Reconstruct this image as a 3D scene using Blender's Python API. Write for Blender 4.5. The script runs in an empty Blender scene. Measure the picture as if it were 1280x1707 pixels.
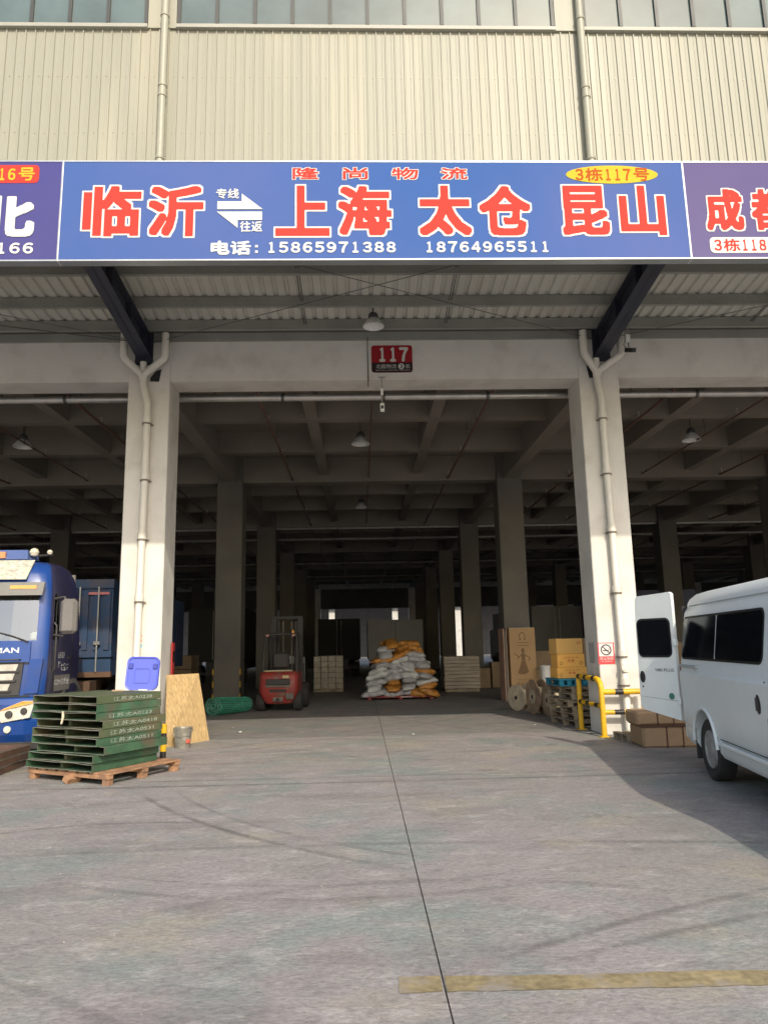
import bpy, math, random
import numpy as np
from mathutils import Vector, Matrix

random.seed(7)
SC = bpy.context.scene
COL = SC.collection
PI = math.pi

# ------------------------------------------------------------------ camera, sky, sun, exposure
cam = bpy.data.cameras.new('camera')
cam.sensor_fit = 'VERTICAL'
cam.sensor_height = 24.0
cam.lens = 1219.67 / 1707.0 * 24.0
cam.clip_start = 0.05
cam.clip_end = 2000
cam_o = bpy.data.objects.new('camera', cam)
COL.objects.link(cam_o)
yaw, pitch, roll = 0.0343, 0.1797, -0.0212
f0 = Vector((math.sin(yaw), math.cos(yaw), 0)); r0 = Vector((math.cos(yaw), -math.sin(yaw), 0)); u0 = Vector((0, 0, 1))
fw = f0 * math.cos(pitch) + u0 * math.sin(pitch)
up = -f0 * math.sin(pitch) + u0 * math.cos(pitch)
rt = r0 * math.cos(roll) + up * math.sin(roll)
up2 = -r0 * math.sin(roll) + up * math.cos(roll)
mw = Matrix.Identity(4)
for i in range(3):
    mw[i][0] = rt[i]; mw[i][1] = up2[i]; mw[i][2] = -fw[i]
mw[2][3] = 1.6
cam_o.matrix_world = mw
SC.camera = cam_o

SUN_DIR = Vector((-0.27, 1.0, -0.771)).normalized()      # the way the light travels
world = bpy.data.worlds.new('World')
SC.world = world
world.use_nodes = True
wn = world.node_tree.nodes; wl = world.node_tree.links
sky = wn.new('ShaderNodeTexSky')
sky.sky_type = 'NISHITA'
sky.sun_disc = False
sky.sun_elevation = math.asin(-SUN_DIR.z)
sky.sun_rotation = math.atan2(-SUN_DIR.x, -SUN_DIR.y)
sky.air_density = 1.3
sky.dust_density = 3.0
sky.altitude = 50
wl.new(sky.outputs[0], wn['Background'].inputs[0])
wn['Background'].inputs[1].default_value = 0.15
sun = bpy.data.lights.new('sun', 'SUN')
sun.energy = 2.0
sun.angle = math.radians(0.8)
sun.color = (1.0, 0.92, 0.77)
sun_o = bpy.data.objects.new('sun', sun)
COL.objects.link(sun_o)
sun_o.rotation_euler = SUN_DIR.to_track_quat('-Z', 'Y').to_euler()
sun_o.location = (0, -20, 30)
SC.view_settings.view_transform = 'Standard'
SC.view_settings.look = 'None'
SC.view_settings.gamma = 1.0
SC.view_settings.exposure = 0.56
SC.render.engine = 'CYCLES'
SC.cycles.max_bounces = 10
SC.cycles.diffuse_bounces = 2
SC.cycles.glossy_bounces = 4
SC.cycles.transparent_max_bounces = 8
SC.cycles.use_denoising = True

# ------------------------------------------------------------------ materials
MATS = {}
def M(name, col, rough=0.7, metal=0.0, var=0.12, scale=1.5, fine=0.08, fscale=40.0, bump=0.0, bscale=60.0,
      rvar=.05, stain=None, stain_amt=0.0, stain_scale=0.6, stretch=None, coat=0.0, spec=0.5):
    if name in MATS: return MATS[name]
    m = bpy.data.materials.new(name); m.use_nodes = True
    nt = m.node_tree; N = nt.nodes; L = nt.links
    b = N['Principled BSDF']
    b.inputs['Roughness'].default_value = rough
    b.inputs['Metallic'].default_value = metal
    b.inputs['Coat Weight'].default_value = coat
    b.inputs['Specular IOR Level'].default_value = spec
    geo = N.new('ShaderNodeNewGeometry')
    vec = geo.outputs['Position']
    if stretch:
        mp = N.new('ShaderNodeVectorMath'); mp.operation = 'MULTIPLY'
        mp.inputs[1].default_value = stretch; L.new(vec, mp.inputs[0]); vec = mp.outputs[0]
    def noise(sc, det=5):
        n = N.new('ShaderNodeTexNoise'); n.inputs['Scale'].default_value = sc; n.inputs['Detail'].default_value = det
        L.new(vec, n.inputs['Vector']); return n.outputs['Fac']
    def ramp(src, a, bb, va, vb):
        r = N.new('ShaderNodeMapRange'); r.inputs[1].default_value = a; r.inputs[2].default_value = bb
        r.inputs[3].default_value = va; r.inputs[4].default_value = vb; L.new(src, r.inputs[0]); return r.outputs[0]
    c1 = noise(scale); c2 = noise(fscale, 3)
    k = N.new('ShaderNodeMath'); k.operation = 'MULTIPLY'
    L.new(ramp(c1, .3, .7, 1 - var, 1 + var), k.inputs[0]); L.new(ramp(c2, .3, .7, 1 - fine, 1 + fine), k.inputs[1])
    mul = N.new('ShaderNodeVectorMath'); mul.operation = 'SCALE'
    mul.inputs[0].default_value = col; L.new(k.outputs[0], mul.inputs['Scale'])
    out = mul.outputs[0]
    if stain is not None:
        mx = N.new('ShaderNodeMix'); mx.data_type = 'RGBA'
        L.new(ramp(noise(stain_scale, 7), .5, .68, 0, stain_amt), mx.inputs['Factor'])
        L.new(out, mx.inputs[6]); mx.inputs[7].default_value = (*stain, 1); out = mx.outputs[2]
    L.new(out, b.inputs['Base Color'])
    if rough > .12:
        L.new(ramp(c1, .3, .7, max(.03, rough - rvar), min(1, rough + rvar)), b.inputs['Roughness'])
    if bump > 0:
        bp = N.new('ShaderNodeBump'); bp.inputs['Strength'].default_value = bump; bp.inputs['Distance'].default_value = .01
        L.new(noise(bscale, 4), bp.inputs['Height']); L.new(bp.outputs[0], b.inputs['Normal'])
    MATS[name] = m
    return m

def glass(name, tint, gloss):
    m = bpy.data.materials.new(name); m.use_nodes = True
    N = m.node_tree.nodes; L = m.node_tree.links
    N.remove(N['Principled BSDF'])
    t = N.new('ShaderNodeBsdfTransparent'); t.inputs[0].default_value = (*tint, 1)
    g = N.new('ShaderNodeBsdfGlossy'); g.inputs['Roughness'].default_value = .03
    fr = N.new('ShaderNodeFresnel'); fr.inputs['IOR'].default_value = 1.5
    ad = N.new('ShaderNodeMath'); ad.operation = 'ADD'; ad.inputs[1].default_value = gloss; L.new(fr.outputs[0], ad.inputs[0])
    mx = N.new('ShaderNodeMixShader'); L.new(ad.outputs[0], mx.inputs[0]); L.new(t.outputs[0], mx.inputs[1]); L.new(g.outputs[0], mx.inputs[2])
    L.new(mx.outputs[0], N['Material Output'].inputs[0])
    MATS[name] = m
    return m

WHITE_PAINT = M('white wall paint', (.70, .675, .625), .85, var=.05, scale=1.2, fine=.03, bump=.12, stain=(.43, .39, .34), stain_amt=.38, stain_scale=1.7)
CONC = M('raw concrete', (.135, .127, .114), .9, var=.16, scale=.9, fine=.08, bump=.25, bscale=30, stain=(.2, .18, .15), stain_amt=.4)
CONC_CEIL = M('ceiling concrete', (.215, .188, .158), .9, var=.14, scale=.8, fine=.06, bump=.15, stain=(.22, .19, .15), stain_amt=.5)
CLAD = M('cream cladding', (.315, .31, .248), .5, var=.05, scale=.7, fine=.02, stain=(.5, .45, .33), stain_amt=.3, stain_scale=.5, stretch=(3, 3, .25))
CANOPY_SHEET = M('canopy sheet', (.56, .55, .50), .5, var=.08, fine=.03, scale=.8, stain=(.42, .38, .3), stain_amt=.3)
STEEL_NAVY = M('navy steel', (.035, .04, .06), .5, var=.15, stain=(.09, .08, .08), stain_amt=.3)
STEEL_GREY = M('galvanised steel', (.45, .45, .43), .45, .7, var=.1)
PURLIN = M('purlin steel', (.31, .31, .285), .5, .2, var=.12)
GUTTER = M('gutter dark', (.10, .10, .095), .5, .3)
PVC = M('pvc pipe', (.74, .71, .63), .45, var=.05, fine=.02, stain=(.5, .46, .38), stain_amt=.25, stain_scale=2)
PVC_BAND = M('pipe band', (.20, .17, .14), .6)
PIPE_STEEL = M('pipe steel', (.55, .53, .50), .35, .6, var=.12, scale=4)
PIPE_RED = M('sprinkler pipe', (.16, .09, .07), .55, var=.2)
WFRAME = M('window frame', (.05, .052, .048), .5)
SILL = M('window sill', (.36, .35, .30), .5, var=.06)
BLACK = M('black plastic', (.02, .02, .02), .45)
RUBBER = M('rubber', (.035, .034, .033), .85, var=.25, scale=6, bump=.3)
WHITE = M('white enamel', (.8, .8, .78), .4)
WOOD = M('pallet wood', (.40, .29, .18), .8, var=.3, scale=5, fine=.15, bump=.3, stain=(.2, .15, .11), stain_amt=.6, stain_scale=4, stretch=(1, 1, 1))
WOOD_RED = M('reddish pallet wood', (.36, .20, .11), .8, var=.3, scale=6, fine=.15, bump=.3, stain=(.17, .10, .07), stain_amt=.6, stain_scale=5)
WOOD_GREY = M('weathered pallet wood', (.33, .27, .19), .85, var=.35, scale=6, fine=.15, bump=.3, stain=(.14, .12, .10), stain_amt=.6, stain_scale=5)
CARD = M('cardboard', (.43, .28, .14), .85, var=.08, fine=.04, stain=(.32, .21, .11), stain_amt=.3)
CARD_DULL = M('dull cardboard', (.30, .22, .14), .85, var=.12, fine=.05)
CARD_ORANGE = M('orange cardboard', (.85, .45, .10), .7, var=.08, fine=.03)
CARD_AMBER = M('amber cardboard', (.68, .40, .12), .7, var=.08, fine=.03)
PRINT_DARK = M('dark print', (.09, .05, .03), .8)
PRINT_RED = M('red print', (.55, .06, .04), .8)
RED_TEXT = M('sign red', (.56, .055, .042), .75, spec=.1, var=.06, fine=.02)
WHITE_TEXT = M('sign white', (.66, .65, .61), .75, spec=.1, var=.05, fine=.02)
YELLOW_TEXT = M('sign yellow', (.56, .42, .04), .75, spec=.1, var=.05)
ORANGE_TEXT = M('sign orange brown', (.42, .09, .02), .75, spec=.1)
YELLOW = M('safety yellow', (.80, .46, .015), .45, var=.1, stain=(.45, .27, .04), stain_amt=.4, stain_scale=6)
BLACK_PAINT = M('black band paint', (.025, .022, .02), .5)

# ------------------------------------------------------------------ mesh helpers
class MB:
    def __init__(s):
        s.v = []; s.f = []; s.m = []; s.mi = 0; s.sm = []; s.smooth = False
    def add(s, vs, fs):
        o = len(s.v); s.v += [tuple(p) for p in vs]
        for f in fs:
            s.f.append(tuple(i + o for i in f)); s.m.append(s.mi); s.sm.append(s.smooth)
        return s
    def boxm(s, x0, x1, y0, y1, z0, z1):
        return s.box(((x0 + x1) / 2, (y0 + y1) / 2, (z0 + z1) / 2), (x1 - x0, y1 - y0, z1 - z0))
    def box(s, c, size, bev=0.0, rot=None):
        hx, hy, hz = size[0] / 2, size[1] / 2, size[2] / 2
        vs = []; fs = []
        if bev <= 0:
            for a in (-1, 1):
                for b in (-1, 1):
                    for d in (-1, 1): vs.append((a * hx, b * hy, d * hz))
            fs = [(0, 1, 3, 2), (4, 6, 7, 5), (0, 4, 5, 1), (2, 3, 7, 6), (0, 2, 6, 4), (1, 5, 7, 3)]
        else:
            e = min(bev, hx * .9, hy * .9, hz * .9); idx = {}
            for a in (-1, 1):
                for b in (-1, 1):
                    for d in (-1, 1):
                        for k in range(3):
                            p = [a * (hx - e), b * (hy - e), d * (hz - e)]
                            p[k] = (a * hx, b * hy, d * hz)[k]
                            idx[(a, b, d, k)] = len(vs); vs.append(tuple(p))
            def F(keys):
                q = [idx[k] for k in keys]
                P = [Vector(vs[i]) for i in q]
                n = (P[1] - P[0]).cross(P[2] - P[0]); cc = sum(P, Vector()) / len(P)
                fs.append(tuple(q) if n.dot(cc) > 0 else tuple(reversed(q)))
            for t in (-1, 1):
                F([(t, -1, -1, 0), (t, 1, -1, 0), (t, 1, 1, 0), (t, -1, 1, 0)])
                F([(-1, t, -1, 1), (1, t, -1, 1), (1, t, 1, 1), (-1, t, 1, 1)])
                F([(-1, -1, t, 2), (1, -1, t, 2), (1, 1, t, 2), (-1, 1, t, 2)])
            for a in (-1, 1):
                for b in (-1, 1):
                    F([(a, b, -1, 0), (a, b, 1, 0), (a, b, 1, 1), (a, b, -1, 1)])
                    F([(a, -1, b, 0), (a, 1, b, 0), (a, 1, b, 2), (a, -1, b, 2)])
                    F([(-1, a, b, 1), (1, a, b, 1), (1, a, b, 2), (-1, a, b, 2)])
                    for d in (-1, 1): F([(a, b, d, 0), (a, b, d, 1), (a, b, d, 2)])
        if rot is not None:
            R = rot if isinstance(rot, Matrix) else Matrix.Rotation(rot, 3, 'Z')
            vs = [tuple(R @ Vector(p)) for p in vs]
        return s.add([(p[0] + c[0], p[1] + c[1], p[2] + c[2]) for p in vs], fs)
    def prism(s, poly, fn, a, b):
        """poly: 2D points; fn(u,v,t) -> 3D; extruded from t=a to t=b"""
        n = len(poly)
        vs = [fn(u, v, a) for u, v in poly] + [fn(u, v, b) for u, v in poly]
        fs = [tuple(range(n)), tuple(reversed(range(n, 2 * n)))] + [(i, i + n, (i + 1) % n + n, (i + 1) % n) for i in range(n)]
        return s.add(vs, fs)
    def loft(s, rings, close=True, cap=True, skip=None):
        n = len(rings[0]); vs = [p for r in rings for p in r]; fs = []
        for i in range(len(rings) - 1):
            for j in range(n if close else n - 1):
                if skip and skip(i, j): continue
                k = (j + 1) % n
                fs.append((i * n + j, i * n + k, (i + 1) * n + k, (i + 1) * n + j))
        if cap and close:
            fs.append(tuple(reversed(range(n)))); fs.append(tuple((len(rings) - 1) * n + j for j in range(n)))
        return s.add(vs, fs)
    def tube(s, pts, r, n=8, cap=True):
        pts = [Vector(p) for p in pts]; rings = []
        rs = r if isinstance(r, (list, tuple)) else [r] * len(pts)
        ref = Vector((0, 0, 1))
        d0 = (pts[1] - pts[0]).normalized()
        if abs(d0.dot(ref)) > .9: ref = Vector((1, 0, 0))
        for i, p in enumerate(pts):
            if i == 0: d = pts[1] - p
            elif i == len(pts) - 1: d = p - pts[i - 1]
            else: d = (pts[i + 1] - p).normalized() + (p - pts[i - 1]).normalized()
            d.normalize()
            a = d.cross(ref)
            if a.length < 1e-4: a = d.cross(Vector((0, 1, 0)))
            a.normalize(); b = a.cross(d).normalized(); ref = b
            rings.append([tuple(p + (a * math.cos(2 * PI * j / n) + b * math.sin(2 * PI * j / n)) * rs[i]) for j in range(n)])
        old = s.smooth; s.smooth = True
        s.loft(rings, cap=False); s.smooth = old
        if cap:
            s.add(rings[0], [tuple(reversed(range(n)))]); s.add(rings[-1], [tuple(range(n))])
        return s
    def lathe(s, prof, fn, n=20, smooth=True, cap=True):
        """prof: (r, t) pairs; fn(a, b, t) -> 3D where a, b are the radial axes"""
        rings = [[fn(r * math.cos(2 * PI * j / n), r * math.sin(2 * PI * j / n), t) for j in range(n)] for r, t in prof]
        old = s.smooth; s.smooth = smooth
        s.loft(rings, cap=cap); s.smooth = old
        return s
    def mesh(s, name, mats):
        me = bpy.data.meshes.new(name)
        me.from_pydata(s.v, [], s.f)
        for m in (mats if isinstance(mats, (list, tuple)) else [mats]): me.materials.append(m)
        me.polygons.foreach_set('material_index', s.m)
        me.polygons.foreach_set('use_smooth', s.sm)
        me.update()
        if any(s.sm): me.set_sharp_from_angle(angle=math.radians(38))
        return me
    def build(s, name, mats, parent=None, loc=(0, 0, 0), rz=0.0):
        return link(name, s.mesh(name, mats), parent, loc, rz)

def link(name, me, parent=None, loc=(0, 0, 0), rz=0.0):
    o = bpy.data.objects.new(name, me); COL.objects.link(o)
    o.parent = parent; o.location = loc
    if isinstance(rz, (tuple, list)): o.rotation_euler = rz
    else: o.rotation_euler = (0, 0, rz)
    return o

def tag(o, label=None, cat=None, group=None, kind=None):
    if label: o['label'] = label
    if cat: o['category'] = cat
    if group: o['group'] = group
    if kind: o['kind'] = kind
    return o

def thing(name, label, cat, loc=(0, 0, 0), rz=0.0, group=None, parent=None):
    o = link(name, None, parent, loc, rz); o.empty_display_size = .2
    return tag(o, label, cat, group)

def outward(o):
    import bmesh
    bm = bmesh.new(); bm.from_mesh(o.data); bmesh.ops.recalc_face_normals(bm, faces=bm.faces); bm.to_mesh(o.data); bm.free()
    return o

def copy_tree(o, parent=None):
    c = o.copy(); COL.objects.link(c); c.parent = parent
    for ch in list(o.children): copy_tree(ch, c)
    return c

def rrect(x0, x1, z0, z1, r, n=5):
    pts = []
    for cx, cz, a0 in ((x1 - r, z1 - r, 0), (x0 + r, z1 - r, 90), (x0 + r, z0 + r, 180), (x1 - r, z0 + r, 270)):
        for i in range(n + 1):
            a = math.radians(a0 + 90 * i / n); pts.append((cx + r * math.cos(a), cz + r * math.sin(a)))
    return pts

# -------- lettering: the built-in font's glyphs, thickened on a grid and turned back into flat meshes
def glyph_tris(s):
    cu = bpy.data.curves.new('t', 'FONT'); cu.body = s; cu.size = 1; cu.resolution_u = 3
    o = bpy.data.objects.new('t', cu); COL.objects.link(o)
    me = bpy.data.meshes.new_from_object(o.evaluated_get(bpy.context.evaluated_depsgraph_get()))
    bpy.data.objects.remove(o)
    me.calc_loop_triangles()
    v = np.array([p.co[:2] for p in me.vertices]); t = np.array([l.vertices[:] for l in me.loop_triangles])
    bpy.data.meshes.remove(me)
    return v, t

GCACHE = {}
def glyph_field(s, res, asp):
    """mask of the string squeezed to asp (width / height), on a grid res cells high with margin"""
    key = (s, res, round(asp, 3))
    if key in GCACHE: return GCACHE[key]
    v, t = glyph_tris(s)
    lo = v.min(0); hi = v.max(0)
    H = res; W = int(round(res * asp)); pad = max(6, res // 5)
    q = (v - lo) / (hi - lo) * np.array([W, H]) + pad
    mask = np.zeros((H + 2 * pad, W + 2 * pad), bool)
    for a, b, c in t:
        P = q[[a, b, c]]
        x0, y0 = np.floor(P.min(0)).astype(int); x1, y1 = np.ceil(P.max(0)).astype(int) + 1
        yy, xx = np.mgrid[y0:y1, x0:x1]
        d = lambda A, B: (B[0] - A[0]) * (yy - A[1]) - (B[1] - A[1]) * (xx - A[0])
        e0, e1, e2 = d(P[0], P[1]), d(P[1], P[2]), d(P[2], P[0])
        mask[y0:y1, x0:x1] |= ((e0 >= 0) & (e1 >= 0) & (e2 >= 0)) | ((e0 <= 0) & (e1 <= 0) & (e2 <= 0))
    GCACHE[key] = (mask, W, H, pad)
    return GCACHE[key]

def text_flat(s, x0, x1, z0, z1, dil=0.0, res=48, square=False):
    """2D vertices and faces of the string fitted to the box; dil thickens it by that share of the height"""
    mask, W, H, pad = glyph_field(s, res, (x1 - x0) / (z1 - z0))
    r = dil * res; R = int(math.ceil(r)); F = mask.copy()
    for dy in range(-R, R + 1):
        for dx in range(-R, R + 1):
            if (dx or dy) and (dx * dx + dy * dy <= r * r or (square and abs(dx) <= r and abs(dy) <= r)): F |= np.roll(np.roll(mask, dy, 0), dx, 1)
    F = F.astype(float)
    for _ in range(1):
        F = (F * 2 + np.roll(F, 1, 0) + np.roll(F, -1, 0)) / 4
        F = (F * 2 + np.roll(F, 1, 1) + np.roll(F, -1, 1)) / 4
    sx = (x1 - x0) / W; sz = (z1 - z0) / H
    V = []; FC = []
    def put(pts):
        o = len(V)
        for a, b in pts: V.append((x0 + (a - pad) * sx, z0 + (b - pad) * sz))
        FC.append(tuple(range(o, o + len(pts))))
    T = .5
    n, m = F.shape
    inn = F > T
    full = inn[:-1, :-1] & inn[1:, :-1] & inn[:-1, 1:] & inn[1:, 1:]
    anyc = inn[:-1, :-1] | inn[1:, :-1] | inn[:-1, 1:] | inn[1:, 1:]
    for y in range(n - 1):
        row = full[y]; x = 0
        while x < m - 1:
            if row[x]:
                e = x
                while e < m - 1 and row[e]: e += 1
                put([(x, y), (e, y), (e, y + 1), (x, y + 1)]); x = e
            else: x += 1
    for y, x in zip(*np.nonzero(anyc & ~full)):
        cs = [(x, y), (x + 1, y), (x + 1, y + 1), (x, y + 1)]
        vals = [F[b, a] for a, b in cs]; pts = []
        for k in range(4):
            a, b = cs[k], cs[(k + 1) % 4]; va, vb = vals[k], vals[(k + 1) % 4]
            if va > T: pts.append(a)
            if (va > T) != (vb > T):
                t = (T - va) / (vb - va); pts.append((a[0] + (b[0] - a[0]) * t, a[1] + (b[1] - a[1]) * t))
        if len(pts) > 2: put(pts)
    return V, FC

def digits(s, x0, x1, z0, z1, dil, layer, mi, res=36):
    p = (x1 - x0) / len(s); out = []
    for i, c in enumerate(s):
        w = p * (.40 if c == '1' else .70); cx = x0 + p * (i + .5)
        out.append((chr(ord(c) + 0xFEE0), cx - w / 2, cx + w / 2, z0, z1, dil, layer, mi, res))
    return out
def lettering(parent, items, fn, mats, name='lettering'):
    """items: (string, x0, x1, z0, z1, dil, layer, mat index[, res]); fn(u, v, layer) -> 3D; all one flat printed part"""
    mb = MB()
    for it in items:
        s, x0, x1, z0, z1, dil, layer, mi = it[:8]; res = it[8] if len(it) > 8 else 40
        v, f = text_flat(s, x0, x1, z0, z1, dil, res)
        mb.mi = mi; mb.add([fn(a, b, layer) for a, b in v], f)
    o = mb.build(name, mats, parent); o['kind'] = 'stuff'
    return o

# ------------------------------------------------------------------ ground
def ground_material(name='yard concrete', tone=1.0):
    m = bpy.data.materials.new(name); m.use_nodes = True
    nt = m.node_tree; N = nt.nodes; L = nt.links; b = N['Principled BSDF']
    geo = N.new('ShaderNodeNewGeometry'); P = geo.outputs['Position']
    def vm(op, a, v):
        n = N.new('ShaderNodeVectorMath'); n.operation = op; L.new(a, n.inputs[0]); n.inputs[1].default_value = v; return n.outputs[0]
    def noise(vec, sc, det=6, rough=.55):
        n = N.new('ShaderNodeTexNoise'); n.inputs['Scale'].default_value = sc; n.inputs['Detail'].default_value = det
        n.inputs['Roughness'].default_value = rough; L.new(vec, n.inputs['Vector']); return n.outputs['Fac']
    def mr(src, a, bb, va, vb):
        r = N.new('ShaderNodeMapRange'); r.inputs[1].default_value = a; r.inputs[2].default_value = bb
        r.inputs[3].default_value = va; r.inputs[4].default_value = vb; L.new(src, r.inputs[0]); return r.outputs[0]
    def math_(op, a, c):
        n = N.new('ShaderNodeMath'); n.operation = op
        for i, q in enumerate((a, c)):
            if isinstance(q, (int, float)): n.inputs[i].default_value = q
            else: L.new(q, n.inputs[i])
        return n.outputs[0]
    def mix(fac, a, c):
        n = N.new('ShaderNodeMix'); n.data_type = 'RGBA'; L.new(fac, n.inputs['Factor'])
        for i, q in ((6, a), (7, c)):
            if isinstance(q, tuple): n.inputs[i].default_value = (*q, 1)
            else: L.new(q, n.inputs[i])
        return n.outputs[2]
    st_ = vm('MULTIPLY', P, (.7, 1.25, 1))
    col = mix(mr(noise(P, .6, 5), .40, .60, 0, 1), (.325, .291, .286), (.295, .28, .262))
    col = mix(mr(noise(vm('ADD', P, (31, 7, 0)), .75, 6, .6), .50, .62, 0, .75), col, (.235, .275, .255))
    col = mix(mr(noise(vm('ADD', P, (11, 47, 0)), .9, 6, .6), .55, .66, 0, .6), col, (.375, .338, .262))
    col = mix(mr(noise(vm('MULTIPLY', P, (.6, 1.7, 1)), 1.1, 8, .7), .50, .68, 0, .6), col, (.185, .167, .165))
    col = mix(mr(noise(st_, 3.5, 8, .75), .53, .68, 0, .65), col, (.48, .445, .43))
    col = mix(mr(noise(vm('ADD', st_, (5, 3, 0)), 7, 8, .8), .52, .66, 0, .55), col, (.185, .17, .168))
    col = mix(mr(noise(vm('MULTIPLY', P, (1.5, 9, 1)), 2.2, 4, .6), .70, .76, 0, .7), col, (.62, .59, .55))
    col = mix(mr(noise(vm('ADD', P, (3, 91, 0)), 1.9, 5, .55), .64, .72, 0, .5), col, (.135, .125, .12))
    # tyre marks: arcs with their own centre, radius and reach
    sep = N.new('ShaderNodeSeparateXYZ'); L.new(P, sep.inputs[0])
    tot = None
    def window(src, a, c):
        return math_('MULTIPLY', mr(src, a, a + .5, 0, 1), mr(src, c - .5, c, 1, 0))
    for cx, cy, R, w, amt, xa, xb, ya, yb in ((5.04, 12.76, 8.53, .05, .7, -2.8, .6, 5.6, 9), (3.65, 11.33, 6.26, .045, .5, -2.5, .8, 5.6, 9), (5.87, -4.38, 9.93, .05, .6, .4, 6, 3.4, 6),
                              (5.79, -5.96, 11.09, .05, .55, .5, 6, 3.2, 6), (1.08, 150.1, 140.95, .07, .7, -9, 9, 8.6, 10), (1.3, 149.6, 140.1, .06, .45, -3, 9, 8.6, 10.4), (-.13, 9.25, 4.17, .05, .45, -2.3, 1.5, 4.6, 6.2),
                              (-.1, 9.4, 4.05, .03, .4, -2.0, 1.7, 4.6, 6.2), (-2.18, 5.15, 2.23, .05, .5, -4.2, -1.2, 6.6, 8), (.4, 2.0, 3.4, .06, .4, -1.5, 2.2, 4.5, 6), (-13, 26, 17.2, .06, .45, -5, 3, 10, 17.5), (-12.6, 26.2, 17.6, .06, .45, -5, 4, 9.6, 17.5),
                              (14, 22, 14.2, .06, .45, -2, 4, 10, 18), (-6, -3, 8.2, .05, .45, -4, 1, 2, 6), (-1, -20, 26.4, .06, .4, -5, 5, 5.5, 7)):
        d = N.new('ShaderNodeVectorMath'); d.operation = 'DISTANCE'; L.new(P, d.inputs[0]); d.inputs[1].default_value = (cx, cy, 0)
        e = math_('ABSOLUTE', math_('SUBTRACT', d.outputs['Value'], R), 0)
        band = math_('MULTIPLY', mr(e, w * .3, w, amt, 0), math_('MULTIPLY', window(sep.outputs[0], xa, xb), window(sep.outputs[1], ya, yb)))
        tot = band if tot is None else math_('MAXIMUM', tot, band)
    brk = mr(noise(P, 1.2, 7, .8), .36, .60, .12, 1)
    col = mix(math_('MULTIPLY', tot, brk), col, (.10, .092, .09))
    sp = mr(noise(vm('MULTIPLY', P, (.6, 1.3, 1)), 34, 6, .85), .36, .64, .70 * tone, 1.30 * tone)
    sc = N.new('ShaderNodeVectorMath'); sc.operation = 'SCALE'; L.new(col, sc.inputs[0]); L.new(sp, sc.inputs['Scale'])
    L.new(sc.outputs[0], b.inputs['Base Color'])
    L.new(mr(noise(P, 2.0, 5), .3, .7, .62, .9), b.inputs['Roughness'])
    bp = N.new('ShaderNodeBump'); bp.inputs['Strength'].default_value = .6; bp.inputs['Distance'].default_value = .012
    L.new(math_('ADD', noise(P, 25, 6, .7), math_('MULTIPLY', noise(P, 3, 3), 2.0)), bp.inputs['Height'])
    L.new(bp.outputs[0], b.inputs['Normal'])
    return m
GROUND = ground_material('yard concrete', .92)
HALL_SHADED = ground_material('worn shade-painted hall floor', .74)  # yard concrete darkened partly for wear, partly to paint in the hall's shade
JOINT = M('joint dirt', (.05, .045, .04), .95)
g = MB().add([(-600, -600, -.03), (600, -600, -.03), (600, 600, -.03), (-600, 600, -.03)], [(0, 1, 2, 3)]).build('ground', JOINT)
tag(g, 'concrete yard and hall floor', None, None, 'structure')
SLX, SLY = 8.3, 8.4
xs = [-600] + [0.37 + SLX * k for k in range(-4, 5)] + [600]
ys = [-600, -26.3, -9.5, 7.3, 13.62, 24.1, 40.9, 57.7, 64.5, 600]
for i in range(len(xs) - 1):
    for j in range(len(ys) - 1):
        gx = .004; gy = .003
        MB().boxm(xs[i] + gx, xs[i + 1] - gx, ys[j] + gy, ys[j + 1] - gy, -.12, 0).build('concrete_slab', HALL_SHADED if 13 < ys[j] < 60 else GROUND, g)
YLINE = M('worn yellow line', (.27, .215, .115), .8, var=.3, scale=2.5, fine=.25, fscale=25, stain=(.27, .245, .225), stain_amt=1.0, stain_scale=4)
yl = link('painted_line', None, None, (0, 3.84, 0), math.radians(-2.0))
def stripe(x0, x1):
    rr = random.Random(int(x0 * 100)); n = int((x1 - x0) / .06) + 1; top = []; bot = []
    for i in range(n + 1):
        x = x0 + (x1 - x0) * i / n
        top.append((x, .078 + rr.uniform(-.006, .006) + .006 * math.sin(x * 5), .0035)); bot.append((x, -.078 + rr.uniform(-.006, .006), .0035))
    MB().add(top + bot, [(n + 1 + i, n + 2 + i, i + 1, i) for i in range(n)]).build('paint_strip', YLINE, yl)
stripe(.155, .225 + .137 - .004); stripe(.379, 9.0)
tag(yl, 'worn yellow line painted on the concrete', None, None, 'structure')

# ------------------------------------------------------------------ the warehouse
DC, XL, WB, DB = 12.86, -3.8, 8.3, 8.4
XR = XL + WB
CW = .75
ZB = 6.43
KX = range(-4, 6)          # column lines across
NR = 7                     # rows deep
wh = thing('warehouse', 'white-columned logistics warehouse with cream ribbed cladding above the blue signs', 'warehouse', (0, DC, 0))
# everything below is in the warehouse's own frame: y = 0 is the face of the front columns
def colx(k): return XL + WB * k

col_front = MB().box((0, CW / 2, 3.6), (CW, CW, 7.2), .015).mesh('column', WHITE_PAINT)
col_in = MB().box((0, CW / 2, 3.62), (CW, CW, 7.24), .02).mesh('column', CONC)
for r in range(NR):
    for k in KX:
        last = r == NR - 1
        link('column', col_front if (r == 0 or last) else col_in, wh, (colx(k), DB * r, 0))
X0, X1 = colx(-4) - .4, colx(5) + .4
XM = (X0 + X1) / 2; XW = X1 - X0
YEND = DB * (NR - 1) + CW
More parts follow.
